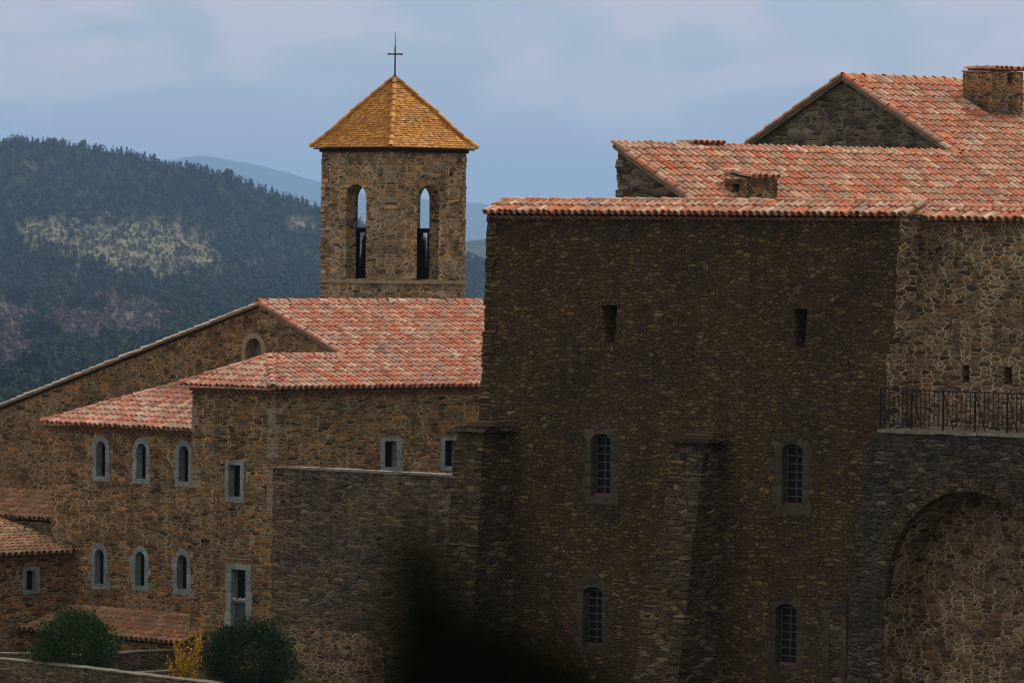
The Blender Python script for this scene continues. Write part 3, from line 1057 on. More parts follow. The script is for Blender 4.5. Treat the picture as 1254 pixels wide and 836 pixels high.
# brick-like relieving arches over window and door
mb = MB()
for (cxp, ztop, ww) in ((doorw.cx, doorw.z1 + .2, .9),):
    n = 13
    for k in range(n):
        an = R(90 + 26 - 52 * (k + .5) / n)
        rr = 1.35
        c = PLw.p(cxp + math.cos(an) * rr, ztop + .12 - rr + math.sin(an) * rr, 0)
        ax = PLw.U * math.sin(an) - Z * math.cos(an)
        az = PLw.U * math.cos(an) + Z * math.sin(an)
        mb.box(c, ax * .034, PLw.N * .006, az * .12, 0, .004)
mb.build('relieving_arch', MT['warm'], church)

wr = [Win(PRw, 478.5, 540, 572, .47, 0, .18, .1, .12, .03, 'dress', .24, 3), Win(PRw, 552, 539, 571, .47, 0, .18, .1, .12, .03, 'dress', .24, 3)]
ur = (SG.p(eEnd, 0) - PRw.O).dot(A)
mb = MB()
mb.prism(PRw, [(.551, -1), (.551, zE + .06), (ur, zE + .06), (ur, -1)], [w.hole for w in wr], 0, -.5, 0, 0, (9.1, .4))
corner_stones(mb, PRw, .005, 4.2, zE - .25, 1, .14, .3, .16, .4, .012, 1, .25, .012, .7)
mb.build('wing_front_wall', [MT['warm'], MT['quoin']], church)
for w in wr: w.make(church)
for w in wr:
    mb = MB()
    n = 11
    for k in range(n):
        an = R(90 + 22 - 44 * (k + .5) / n)
        rr = 1.05
        c = PRw.p(w.cx + math.cos(an) * rr, w.z1 + .28 - rr + math.sin(an) * rr, 0)
        ax = PRw.U * math.sin(an) - Z * math.cos(an)
        az = PRw.U * math.cos(an) + Z * math.sin(an)
        mb.box(c, ax * .03, PRw.N * .006, az * .10, 0, .004)
    mb.build('relieving_arch', MT['warm'], church)

# retaining wall in line with the wing side wall
ret = thing('retaining_wall', 'long grey brown rubble retaining wall between the church wing and the fortress buttress', 'wall', PLw.p(4, 0))
zw0 = PLw.uz(338, 573)[1]; zw1 = PLw.uz(548, 583)[1]
uw1 = PLw.uz(600, 583)[0]
mb = MB()
mb.prism(PLw, [(.004, -1)] + [(uw1, -1), (uw1, zw1)] + rag([(uw1, zw1), (.004, zw0)], 0, .3)[1:], [], .0, -.45, 0, 0, (3.3, 1.7))
mb.build('wall', MT['retain'], ret)
mb = MB()
u = .0
while u < uw1:
    w = random.uniform(.18, .5)
    zz = zw0 + (zw1 - zw0) * (u / uw1)
    mb.box(PLw.p(u + w / 2, zz + .03, -.2), PLw.U * (w / 2 - .006), PLw.N * .24, Z * .035, 0, .012)
    u += w
mb.build('coping', MT['cope'], ret)
# pale lower patch is separate old masonry footing
mb = MB()
f0 = PLw.uz(352, 836); f1 = PLw.uz(440, 775)
mb.prism(PLw, rag([(f0[0], -1), (f1[0] + 1.2, -1)], 0) + rag([(f1[0] + 1.0, f1[1] - .4), (f1[0], f1[1]), (f0[0] + .2, f1[1] + .1), (f0[0], f1[1] - .3)], .05, .2), [], .02, -.05)
mb.build('footing', MT['pale'], ret)

# ------------------------------------------------------------------ west wing with arched windows
PW = PLw.off(-1.0)
wing = thing('convent_wing', 'rubble wing with two rows of arched windows under a pink tiled roof', 'building', PW.p(-6, 0))
we = PW.off(.25)
zEw = we.uz(143, 524)[1]
o_ = we.p(we.uz(51, 520)[0], zEw)
SW = Slope(o_, B, (A + Z * .42))
e1 = SW.es(we.p(we.uz(250, 528)[0], zEw))[0]
top = SW.pes(222, 472)
kk = top[1] / top[0]
eend = SW.es(PLw.p(ul, 0))[0] + .1
mb = MB()
tiled(mb, SW.O, SW.E, SW.S, [(0, 0), (eend, 0), (eend, 4.4), (4.4 / kk, 4.4)], .222, .34, .09)
ridge(mb, SW.p(0, 0), SW.p(4.4 / kk, 4.4), .105, .36)
for k in range(int(eend / .222)):
    for dz, dd in ((-.1, .1), (-.2, .2)):
        tile_half(mb, SW.p((k + .5) * .222, 0) + A * dd + Z * dz, A, B, Z, .085, .085, .3, 2, n=5)
mb.build('roof', [MT['tile'], MT['deck'], MT['tile3']], wing)
ww = []
for px, yt, yb in ((124, 540, 583), (173.5, 542.5, 586), (225.5, 546, 589.5), (122, 672, 715), (172, 675, 717), (223.5, 679, 721)):
    ww.append(Win(PW, px, yt, yb, .42, .21, .175, .175, .15, .14 if yt > 650 else .06, 'dress', .24, 4))
u0_ = PW.uz(64, 560)[0]
u1_ = PW.uz(262, 560)[0]
mb = MB()
mb.prism(PW, rag([(u0_, -1), (u0_, zEw - .05)], .015, .25) + [(u1_, zEw - .05), (u1_, -1)], [w.hole for w in ww], 0, -.5, 0, 0, (17.7, 5.1))
mb.build('front_wall', MT['warm'], wing)
for w in ww: w.make(wing)
mb = MB()
mb.prism(Plane(PW.p(u0_, 0, -.5), A, -B), [(0, -1), (3.5, -1), (3.5, zEw), (0, zEw)], [], 0, -.4)
mb.build('end_wall', MT['warm'], wing)

# ------------------------------------------------------------------ outbuildings at the left
# lean-to roof against the gable wall, left of the wing
a = PG.off(1.6)
oz = a.uz(30, 636)[1]
ol = a.p(a.uz(-60, 636)[0], oz)
S1 = Slope(ol, B, (A + Z * .4))
e_r = S1.es(PW.p(u0_, oz))[0] - .06
tp = S1.pes(30, 576)[1]
shed1 = thing('lean_to', 'weathered tiled lean-to roof against the gable wall, upper of the two at the left edge', 'shed', ol.copy())
mb = MB()
tiled(mb, S1.O, S1.E, S1.S, [(0, 0), (e_r, 0), (e_r, tp), (0, tp)], .222, .33, .09)
ridge(mb, S1.p(0, tp), S1.p(e_r, tp), .1, .4)
mb.build('roof', [MT['tile3'], MT['deck']], shed1)
pw1 = Plane(ol + A * .25, B, -A)
mb = MB()
mb.prism(pw1, [(0, -1), (e_r, -1), (e_r, oz - .06), (0, oz - .06)], [], 0, -.3)
mb.build('wall', MT['warm'], shed1)

# lower outbuilding with small window: faces the right, its eave runs up to the wing wall
kx = PW.off(.3)
tip = PW.hit(91, 676)
S3 = Slope(tip - Z * .05, A, (-B + Z * .2))
shed2 = thing('outbuilding', 'low rubble outbuilding with one small square window and weathered tiled roof', 'shed', Vector((tip.x, tip.y, 0)))
qT = S3.pes(-5, 634)
mb = MB()
tiled(mb, S3.O, S3.E, S3.S, [(.35, 0), (-7.5, 0), (-7.5, 4.2), (.35, 4.2)], .222, .33, .09)
ridge(mb, S3.p(.25, 0), S3.p(.25, 4.2), .1, .38, 0, S3.N)
for k in range(34):
    tile_half(mb, S3.p(.3 - (k + .5) * .222, 0) - B * .1 - Z * .1, -B, A, Z, .085, .085, .3, 0, n=5)
mb.build('roof', [MT['tile3'], MT['deck']], shed2)
P3w = Plane(tip - B * .25, A, B)
w3 = Win(P3w, 38, 698, 722, .36, 0, .14, .12, .12, .03, 'dress', .2, 3)
mb = MB()
mb.prism(P3w, [(.3, -1), (.3, tip.z - .05), (-7.5, tip.z - .05), (-7.5, -1)], [w3.hole], 0, -.4, 0, 0, (31, 2))
mb.build('wall', MT['warm'], shed2)
w3.make(shed2)

# low roof in front of the wing
tl = PW.hit(72, 746); tr_ = PW.hit(232, 756)
zt3 = (tl.z + tr_.z) / 2
run3 = 1.9
tan3 = .30
el = PW.p((tl - PW.O).dot(B), zt3 - run3 * tan3, run3)
S4 = Slope(el, B, (A + Z * tan3))
L3 = run3 * math.sqrt(1 + tan3 ** 2)
wR = S4.pes(205, 797)[0]
wR2 = S4.pes(240, 760)[0]
shed3 = thing('low_shed', 'low weathered tiled shed along the foot of the arched window wing', 'shed', Vector((el.x, el.y, 0)))
mb = MB()
tiled(mb, S4.O, S4.E, S4.S, [(0, 0), (wR, 0), (wR + .2, L3), (0, L3)], .222, .33, .09)
ridge(mb, S4.p(0, 0), S4.p(0, L3), .1, .36, 0, S4.N)
ridge(mb, S4.p(0, L3), S4.p(wR2, L3), .1, .4)
mb.build('roof', [MT['tile3'], MT['deck']], shed3)
P4 = Plane(el + A * .22, B, -A)
mb = MB()
mb.prism(P4, [(.1, -1), (wR - .05, -1), (wR - .05, el.z - .05), (.1, el.z - .05)], [], 0, -.35, 0, 0, (41, 2))
mb.prism(Plane(P4.p(wR - .05, 0, 0), A, B), [(.35, -1), (1.9, -1), (1.9, zt3 - .1), (.35, el.z - .05)], [], 0, -.3, 0, 0, (41, 2))
mb.prism(Plane(P4.p(.1, 0, 0), A, -B), [(.35, -1), (1.6, -1), (1.6, zt3 - .1), (.35, el.z - .05)], [], 0, -.3, 0, 0, (41, 2))
mb.build('wall', MT['warm'], shed3)

# ------------------------------------------------------------------ garden walls
def low_wall(name, label, pl, pts, th, mat, cope=True):
    t = thing(name, label, 'wall', pl.p(pl.uz(*pts[0])[0], 0))
    q = px_poly(pl, pts)
    mb = MB()
    mb.prism(pl, q + [(q[-1][0], -1.5), (q[0][0], -1.5)], [], 0, -th, 0, 0, (7, 3))
    mb.build('wall', mat, t)
    mb = MB()
    for (ua, za), (ub, zb) in zip(q[:-1], q[1:]):
        u = ua
        while u < ub:
            w = min(random.uniform(.3, .7), ub - u + .01)
            k = (u + w / 2 - ua) / (ub - ua)
            sl = Vector((pl.U.x, pl.U.y, (zb - za) / (ub - ua))).normalized()
            mb.box(pl.p(u + w / 2, za + (zb - za) * k + .035, -th / 2), sl * (w / 2 - .004), pl.N * (th / 2 + .02), Z * .02, 0, .008)
            u += w
    mb.build('coping', MT['cope2'], t)
    return t

PN = Plane(at(100, 820, 153), B, -A)
low_wall('boundary_wall', 'low coped rubble boundary wall in the bottom left corner', PN, [(-60, 803), (60, 814), (150, 825), (260, 838)], .4, MT['retain'])
PN2 = Plane(at(60, 805, 157.5), B, -A)
low_wall('garden_wall', 'low garden wall behind the left round bush', PN2, [(-60, 800), (60, 802), (135, 806)], .3, MT['retain'])
PN3 = Plane(at(170, 800, 157.8), A, B)
low_wall('step_wall', 'short stepped wall between the left round bush and the yellow shrub', PN3, [(120, 804), (170, 799), (215, 797)], .3, MT['retain'])
PN4 = Plane(at(170, 826, 156.4), A, B)
low_wall('lower_step_wall', 'lowest short wall beside the yellow flowering shrub', PN4, [(128, 827), (170, 825), (222, 822)], .3, MT['retain'])

# ================================================================== BELL TOWER
TC = at(478, 300, 176.5)              # front corner
TC.z = 0
side = 3.17
th = .44
tower = thing('bell_tower', 'square rubble bell tower with arched openings and a yellow tiled pyramid roof', 'tower', TC + A * (side / 2) - B * (side / 2))
fL = Plane(TC, B, -A)                 # u from -side to 0
fR = Plane(TC, A, B)                  # u from 0 to side
bL = Plane(TC - B * side, A, -B)
bR = Plane(TC + A * side, B, A)
zEv = fL.uz(481, 185)[1]
zS = fL.uz(481, 346)[1]
ol_ = fL.uz(419.5, 341); orr = fL.uz(445.5, 341)
wO = orr[0] - ol_[0]
cO = (ol_[0] + orr[0]) / 2
zo0 = fL.uz(436, 341)[1]; zo1 = fL.uz(435, 225.5)[1]
q0, q1 = fR.uz(510, 342)[0], fR.uz(539.5, 342)[0]
mid = side / 2
wO = .93
zb_ = 5.0
def tface(pl, c, ua, ub):
    hole = arch(wO, zo1 - zo0, wO / 2, 14, c, zo0)
    mb.prism(pl, [(ua, zb_), (ub, zb_), (ub, zEv), (ua, zEv)], [hole], 0, -th, 0, 0, (ua * 3.1 + c, 7))
mb = MB()
tface(fL, -mid, -side, 0)
tface(fR, mid, 0 + th, side)
tface(bL, mid, th, side - th)
tface(bR, -mid, -side, -th)
# right-hand corner band left by the butt joint
mb.prism(fR, [(0.0005, zb_), (th, zb_), (th, zEv), (0.0005, zEv)], [], -.0005, -.3, 0, 0, (50, 7))
corner_stones(mb, fL, 0, zb_ + 3, zEv - .05, -1, .14, .28, .2, .45, .012, 1, .3, .01, .5)
corner_stones(mb, fL, -side, zb_ + 3, zEv - .05, 1, .12, .24, .16, .36, .018, 0, .3, .012)
corner_stones(mb, fR, side, zb_ + 3, zEv - .05, -1, .12, .24, .16, .36, .018, 0, .3, .012)
# floor inside
cen = TC + A * mid - B * mid
mb.box(Vector((cen.x, cen.y, zo0 - .1)), A * (mid - th), B * (mid - th), Z * .06, 0)
mb.build('belfry_walls', [MT['tower'], MT['quoin']], tower)
# voussoirs over the openings
for pl, c in ((fL, -mid), (fR, mid)):
    mb = MB()
    n = 15
    for k in range(n):
        an = math.pi * (k + .5) / n
        r_ = wO / 2 + .16
        cc = pl.p(c + math.cos(an) * r_, zo1 - wO / 2 + math.sin(an) * r_, -.02)
        ax = pl.U * math.sin(an) - Z * math.cos(an); az = pl.U * math.cos(an) + Z * math.sin(an)
        mb.box(cc, ax * .055, pl.N * .035, az * random.uniform(.12, .16), 0, .006)
    mb.build('arch_stones', MT['tower'], tower)
mb = MB()
for pl, ua, ub in ((fL, -side - .06, .06), (fR, .061, side + .06), (bL, -.0, side), (bR, -side, 0)):
    u = ua
    while u < ub - .01:
        w = min(random.uniform(.4, .7), ub - u)
        mb.box(pl.p(u + w / 2, zS + .015, -.05), pl.U * (w / 2 - .003), pl.N * .115, Z * .05, 0, .006)
        u += w
mb.build('string_course', MT['buff'], tower)
# eave boards
mb = MB()
mb.box(Vector((cen.x, cen.y, zEv + .02)), A * (mid + .07), B * (mid + .07), Z * .045)
mb.box(Vector((cen.x, cen.y, zEv + .085)), A * (mid + .20), B * (mid + .20), Z * .022)
mb.build('cornice', MT['wood'], tower)
# pyramid of small scale tiles, slightly bell-cast
ztop = zEv + .12
apz = Plane(cen, Vector((1, 0, 0)), Vector((0, -1, 0))).uz(482, 96)[1]
hw = mid + .27
H = apz - ztop
roof_t = MB()
def prof(t): return hw * (1 - t) + .10 * math.sin(min(1, t * 2.2) * math.pi) * -1.0 * (t < .4545) * .6
tw, te = .118, .088
sl_len = math.hypot(hw, H)
for nrm, tng in ((-A, B), (B, A), (A, -B), (-B, -A)):
    nr = int(sl_len / te)
    for j in range(nr):
        t = j / nr
        x = prof(t); x2 = prof((j + 1.35) / nr)
        z = ztop + H * t; z2 = ztop + H * (j + 1.35) / nr
        n = max(1, int(2 * x / tw))
        for i in range(n + 1):
            u = -x + (i + (.5 if j % 2 else 0)) * tw
            if abs(u) > x - .01: continue
            jj = random.gauss(0, .004)
            lift = .022
            nn = (nrm * H + Z * hw).normalized()
            up_ = (Z * (z2 - z) - nrm * (x - x2))
            c = cen + nrm * x + tng * u
            c.z = z
            c = c + nn * (.012 + lift + jj)
            hwid = tw * .48
            umax = x2 - .0
            def lim(v): return v
            pts = [c - tng * hwid + up_ * .18, c - tng * hwid * .62 + up_ * .04, c, c + tng * hwid * .62 + up_ * .04, c + tng * hwid + up_ * .18,
                   c + tng * hwid + up_ - nn * lift, c - tng * hwid + up_ - nn * lift]
            roof_t.face(pts, 0)
            low = [p - nn * .014 for p in pts[:5]]
            for k in range(4):
                roof_t.face([pts[k + 1], pts[k], low[k], low[k + 1]], 0)
# under-surface
ap3 = Vector((cen.x, cen.y, apz))
for nrm, tng in ((-A, B), (B, A), (A, -B), (-B, -A)):
    rows = []
    for j in range(11):
        t = j / 10
        x = max(.001, prof(t))
        b_ = cen + nrm * x; b_.z = ztop + H * t
        rows.append([b_ - tng * x, b_ + tng * x])
    roof_t.grid(rows, 0, False)
ro = roof_t.build('roof', [MT['scale'], MT['deck']], tower)
for sa, sb in ((-1, 1), (1, 1), (1, -1), (-1, -1)):
    mb = MB()
    pts = []
    for j in range(13):
        t = j / 12 * .985
        p = cen + A * sa * prof(t) + B * sb * prof(t); p.z = ztop + H * t
        pts.append(p)
    for a_, b_ in zip(pts[:-1], pts[1:]):
        ridge(mb, a_, b_, .085, .3, 0, Z, .02)
    mb.build('hip_tiles', MT['scale2'] if 'scale2' in MT else MT['scale'], ro)
# finial and cross
mb = MB()
mb.tube(ap3 - Z * .1, ap3 + Z * .12, .19, .03, 10)
fin = mb.build('finial', MT['iron'], tower)
mb = MB()
ztip = Plane(cen, Vector((1, 0, 0)), Vector((0, -1, 0))).uz(483, 39)[1]
zx = Plane(cen, Vector((1, 0, 0)), Vector((0, -1, 0))).uz(483, 66.5)[1]
xv = Vector((1, 0, 0))
mb.tube(ap3 + Z * .08, Vector((ap3.x, ap3.y, zx + .25)), .026, .022, 8)
mb.tube(Vector((ap3.x, ap3.y, zx + .25)), Vector((ap3.x, ap3.y, ztip)), .015, .006, 6)
c = Vector((ap3.x, ap3.y, zx))
mb.tube(c - xv * .22, c + xv * .22, .024, .024, 8)
for s_ in (-1, 1): mb.tube(c + xv * .2 * s_, c + xv * .235 * s_, .034, .03, 8)
mb.build('cross', MT['iron'], fin)


def bell(pl, c, label, off):
    base = pl.p(c, zo0 + .05, -off)
    t = thing('bell', label, 'bell', base, 'bells in the belfry')
    zbm = zo1 - 1.42
    pr = [(.02, .98), (.2, .96), (.25, .85), (.28, .6), (.33, .38), (.4, .18), (.5, .02), (.48, 0)]
    mb = MB()
    rows = []
    hgt = zbm - .12 - base.z + .05
    for r_, z_ in pr:
        rows.append([Vector((base.x + r_ * math.cos(a) * .95, base.y + r_ * math.sin(a) * .95, base.z - .04 + z_ * hgt)) for a in [2 * math.pi * k / 24 for k in range(24)]])
    mb.grid(rows, 0, True, True)
    mb.build('body', MT['bronze'], t)
    mb = MB()
    mb.box(Vector((base.x, base.y, zbm)), pl.U * .62, pl.N * .07, Z * .075)
    mb.box(Vector((base.x, base.y, zbm - .1)), pl.U * .16, pl.N * .06, Z * .08)
    for s_ in (-1, 1):
        mb.box(Vector((base.x, base.y, (zbm + base.z) / 2 - .1)) + pl.U * .5 * s_, pl.U * .045, pl.N * .05, Z * ((zbm - base.z) / 2 + .05))
    mb.box(Vector((base.x, base.y, base.z + .12)) - pl.N * .12, pl.U * .6, pl.N * .03, Z * .2)
    mb.build('headstock', MT['wood'], t)
    mb = MB()
    mb.tube(Vector((base.x, base.y, base.z + .5)), Vector((base.x, base.y, base.z + .06)), .02, .05, 8)
    mb.build('clapper', MT['iron'], t)

bell(bL, mid, 'dark bell on a timber headstock in the left belfry opening', .5)
bell(bR, -mid, 'dark bell on a timber headstock in the right belfry opening', .5)

# ================================================================== SHRUBS
def leaf_cloud(mb, cen, rx, ry, rz, n, size, shell=.55, lump=.22, seed=0, up_bias=.3, aspect=.35):
    rs = random.Random(seed)
    for k in range(n):
        v = Vector((rs.gauss(0, 1), rs.gauss(0, 1), rs.gauss(0, 1))).normalized()
        lum = 1 + lump * noise.noise(v * 2.3 + Vector((seed * 3.1, 0, 0))) * 1.6 + lump * .6 * noise.noise(v * 6 + Vector((0, seed, 0)))
        r_ = (shell + (1 - shell) * rs.random() ** .6) * lum
        c = cen + Vector((v.x * rx, v.y * ry, v.z * rz)) * r_
        d = (v + Vector((rs.gauss(0, .5), rs.gauss(0, .5), rs.gauss(0, .5) + up_bias))).normalized()
        s_ = d.cross(Vector((rs.gauss(0, 1), rs.gauss(0, 1), rs.gauss(0, 1)))).normalized()
        L = size * rs.uniform(.7, 1.3)
        w = L * aspect
        mb.face([c - d * L * .5, c + s_ * w * .5, c + d * L * .5, c - s_ * w * .5], 0)


def round_bush(label, px, py, depth, rx, rz, mat, n, seed):
    c = at(px, py, depth)
    base = Vector((c.x, c.y, 0.0))
    t = thing('round_bush', label, 'bush', base, 'round bushes')
    mb = MB()
    leaf_cloud(mb, c, rx, rx, rz, n, .085, .5, .2, seed)
    mb.build('foliage', mat, t)
    mb = MB()
    rs = random.Random(seed)
    for k in range(7):
        a = rs.uniform(0, 6.28)
        mb.tube(base + Vector((math.cos(a) * .1, math.sin(a) * .1, -.1)), c + Vector((math.cos(a) * rx * .5, math.sin(a) * rx * .5, rz * rs.uniform(-.2, .4))), .035, .01, 5)
    mb.build('stems', MT['twig'], t)

round_bush('bright green round clipped bush behind the boundary wall at left', 92, 793, 155.0, 1.13, 1.02, MT['bush'], 22000, 3)
round_bush('dark green round bush in front of the blue door', 304, 806, 153.0, 1.26, 1.05, MT['bush2'], 24000, 5)
fc = at(226, 812, 155.5)
fs = thing('forsythia', 'yellow flowering shrub with upright twigs between the round bushes', 'shrub', Vector((fc.x, fc.y, 0)))
tw_, fl = MB(), MB()
for k in range(46):
    b0 = Vector((fc.x + random.gauss(0, .16), fc.y + random.gauss(0, .2), -.1))
    tipx = fc.x + random.uniform(-.5, .55)
    tp_ = Vector((tipx, fc.y + random.gauss(0, .3), fc.z + random.uniform(-.3, .95) + (.25 if tipx > fc.x + .25 else 0)))
    prev = b0
    for s_ in range(1, 7):
        t = s_ / 6
        q = b0.lerp(tp_, t) + Vector((random.gauss(0, .025), random.gauss(0, .025), 0))
        tw_.tube(prev, q, .012 * (1.2 - t), .012 * (1.1 - t), 4)
        if t > .3:
            for _ in range(9):
                c = prev.lerp(q, random.random()) + Vector([random.gauss(0, .025) for _ in range(3)])
                n_ = Vector([random.gauss(0, 1) for _ in range(3)]).normalized()
                x = n_.orthogonal().normalized() * .026; y = n_.cross(x).normalized() * .026
                fl.face([c + x, c + y, c - x, c - y], 0)
        prev = q
tw_.build('twigs', MT['twig'], fs)
fl.build('blossoms', MT['forsythia'], fs)

# ---- out-of-focus shrub close to the camera
sc_ = at(560, 800, 2.1)
near = thing('near_shrub', 'blurred black green shrub top very close to the viewer at the bottom centre', 'shrub', Vector((sc_.x, sc_.y, 10.7)))
lf, st_ = MB(), MB()
k7 = 3.3 / FPX
def near_pt(px, py, dy): return at(px, py, 2.1 + dy)
rs = random.Random(11)
blobs = [(512, 690, 50, 40), (535, 755, 62, 46), (590, 798, 68, 40), (655, 808, 62, 26), (508, 800, 48, 40), (560, 852, 110, 40), (695, 842, 48, 26)]
for bx, by, rx, ry in blobs:
    for k in range(int(rx * ry / (36 if by < 740 else 17 if by < 830 else 9))):
        a = rs.uniform(0, 6.283); q = math.sqrt(rs.random())
        px, py = bx + math.cos(a) * rx * q, by + math.sin(a) * ry * q
        c = near_pt(px, py, rs.uniform(-.04, .04))
        d = Vector((rs.gauss(0, 1), rs.gauss(0, .6), rs.gauss(.4, 1))).normalized()
        s_ = d.cross(Vector((rs.gauss(0, .4), -1, rs.gauss(0, .4)))).normalized()
        L = rs.uniform(.008, .015)
        lf.face([c - d * L * .5, c + s_ * L * .2, c + d * L * .5, c - s_ * L * .2], 0)
lf.build('foliage', MT['black_leaf'], near)
root = Vector((sc_.x, sc_.y, 10.6))
for k in range(16):
    b_ = blobs[k % len(blobs)]
    e_ = near_pt(b_[0] + rs.uniform(-20, 20), b_[1] + rs.uniform(-20, 20), rs.uniform(-.04, .04))
    m_ = root.lerp(e_, .6) + Vector((rs.gauss(0, .01), rs.gauss(0, .01), 0))
    st_.tube(root + Vector((rs.gauss(0, .01), rs.gauss(0, .01), 0)), m_, .006, .004, 5)
    st_.tube(m_, e_, .004, .0015, 5)
st_.build('stems', MT['twig'], near)

# ================================================================== GROUND AND HILLS
def interp(x, pts):
    for (a, b), (c, d) in zip(pts[:-1], pts[1:]):
        if x <= c: return b + (d - b) * max(0, (x - a)) / (c - a)
    return pts[-1][1]

GPROF = [(-200, 11.5), (-2, 10.7), (6, 10.6), (30, -3), (60, -5), (115, -.6), (125, 0), (200, 0), (230, -3), (400, -55), (900, -66), (1850, -50), (3000, -75), (38000, -80)]
mb = MB()
ys = [-200, -100, -40, -10, -2, 2, 6, 10, 15, 20, 30, 45, 60, 80, 100, 115, 125, 140, 155, 170, 185, 200, 215, 230, 280, 340, 400, 600, 900, 1400, 1850, 3000, 8000, 38000]
rows = []
for y in ys:
    W = 120 + abs(y) * .6
    rows.append([Vector((W * (i / 20 - 1) * 1.0, y, interp(y, GPROF) + .25 * noise.noise(Vector((i * .9, y * .05, 0))))) for i in range(41)])
mb.grid(rows, 0, True)
t = NT('grass_and_earth')
g = t.n('ShaderNodeNewGeometry')
n1 = t.noise(g.outputs['Position'], .35, 6, .65)
t.l(t.ramp(n1.outputs[0], [(.3, (.045, .055, .022)), (.55, (.08, .085, .035)), (.75, (.13, .105, .065))]), t.b.inputs['Base Color'])
t.b.inputs['Roughness'].default_value = 1
t.b.inputs['Specular IOR Level'].default_value = 0
tag(mb.build('ground', t.mat), kind='structure')

# wooded hill: crest line and foot given as bearings from the viewpoint
CREST = [(-900, 235), (-500, 190), (-150, 176), (0, 173), (60, 175), (110, 183), (160, 191), (200, 203), (240, 208), (280, 218), (330, 238), (388, 257), (440, 273), (510, 293), (575, 315), (600, 328), (700, 350), (900, 372), (1400, 385), (2000, 390)]
DPROF = [(170, 5300), (250, 4700), (300, 4200), (350, 3700), (400, 3000), (450, 2400), (500, 1900), (520, 1750)]

def hill_pt(px, t):
    """t = 0 foot .. 1 crest"""
    yc = interp(px, CREST)
    py = 520 + (yc - 520) * t
    D = interp(170 + (py - yc) * (350 / (520 - yc)), DPROF)
    D *= 1 + .05 * noise.noise(Vector((px * .006, t * 3, 0))) + .025 * noise.noise(Vector((px * .02, t * 8, 5)))
    p = EYE + Vector(((px - CX) / FPX, 1, (290 - py + (px - CX) * .011) / FPX)) * D
    return p

mb = MB()
NPX, NT_ = 420, 110
rows = []
for j in range(NT_ + 1):
    rows.append([hill_pt(-900 + 2900 * i / NPX, j / NT_) for i in range(NPX + 1)])
for dd, dz in ((150, -4), (500, -40), (1200, -150)):
    rows.append([p + Vector((0, dd, dz)) for p in rows[NT_]])
mb.grid(rows, 0, True)

# (first) cloud-gap sunlight painted as pale scrub, plus rocky bits, (second) leafless mauve brush
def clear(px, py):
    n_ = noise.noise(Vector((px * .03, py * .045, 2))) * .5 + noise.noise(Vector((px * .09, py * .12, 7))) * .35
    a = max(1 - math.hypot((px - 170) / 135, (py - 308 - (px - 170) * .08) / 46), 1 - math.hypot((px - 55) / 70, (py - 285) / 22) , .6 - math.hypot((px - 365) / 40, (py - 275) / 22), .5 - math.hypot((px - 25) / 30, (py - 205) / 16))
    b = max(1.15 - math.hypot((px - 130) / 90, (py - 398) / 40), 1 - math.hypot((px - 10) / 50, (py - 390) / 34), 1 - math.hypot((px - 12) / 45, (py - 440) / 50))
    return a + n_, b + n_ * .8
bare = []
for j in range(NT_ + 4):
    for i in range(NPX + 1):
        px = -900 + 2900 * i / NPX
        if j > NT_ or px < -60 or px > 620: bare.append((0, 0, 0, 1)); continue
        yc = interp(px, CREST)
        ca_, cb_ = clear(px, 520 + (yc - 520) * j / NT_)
        bare.append((min(1, max(0, ca_ * 1.5 + .1)), min(1, max(0, cb_ * 1.3 + .25)), 0, 1))  # red: painted sunlit patch and rocks, green: leafless brush

def hill_cover():
    t = NT('hill_scrub')
    g = t.n('ShaderNodeNewGeometry')
    n1 = t.noise(g.outputs['Position'], .02, 8, .7)
    n2 = t.noise(g.outputs['Position'], .004, 5, .6)
    c = t.ramp(n1.outputs[0], [(.35, (.014, .02, .01)), (.52, (.03, .036, .018)), (.68, (.06, .055, .035))])
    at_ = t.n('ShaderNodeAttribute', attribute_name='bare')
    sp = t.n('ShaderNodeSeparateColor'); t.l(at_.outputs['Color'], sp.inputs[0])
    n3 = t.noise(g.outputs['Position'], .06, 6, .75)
    c = t.mix(sp.outputs[0], c, t.ramp(n3.outputs[0], [(.36, (.04, .045, .02)), (.5, (.12, .115, .065)), (.68, (.30, .27, .19))]))  # sunlight of the patch goes into the ground colour
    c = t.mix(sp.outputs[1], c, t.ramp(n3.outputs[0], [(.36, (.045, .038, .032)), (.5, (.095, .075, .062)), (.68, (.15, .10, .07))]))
    t.l(c, t.b.inputs['Base Color'])
    t.b.inputs['Roughness'].default_value = 1
    t.b.inputs['Specular IOR Level'].default_value = 0
    return t.mat
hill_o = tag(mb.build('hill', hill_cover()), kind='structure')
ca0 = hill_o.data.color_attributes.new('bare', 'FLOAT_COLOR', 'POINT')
ca0.data.foreach_set('color', [v for c in bare for v in c])

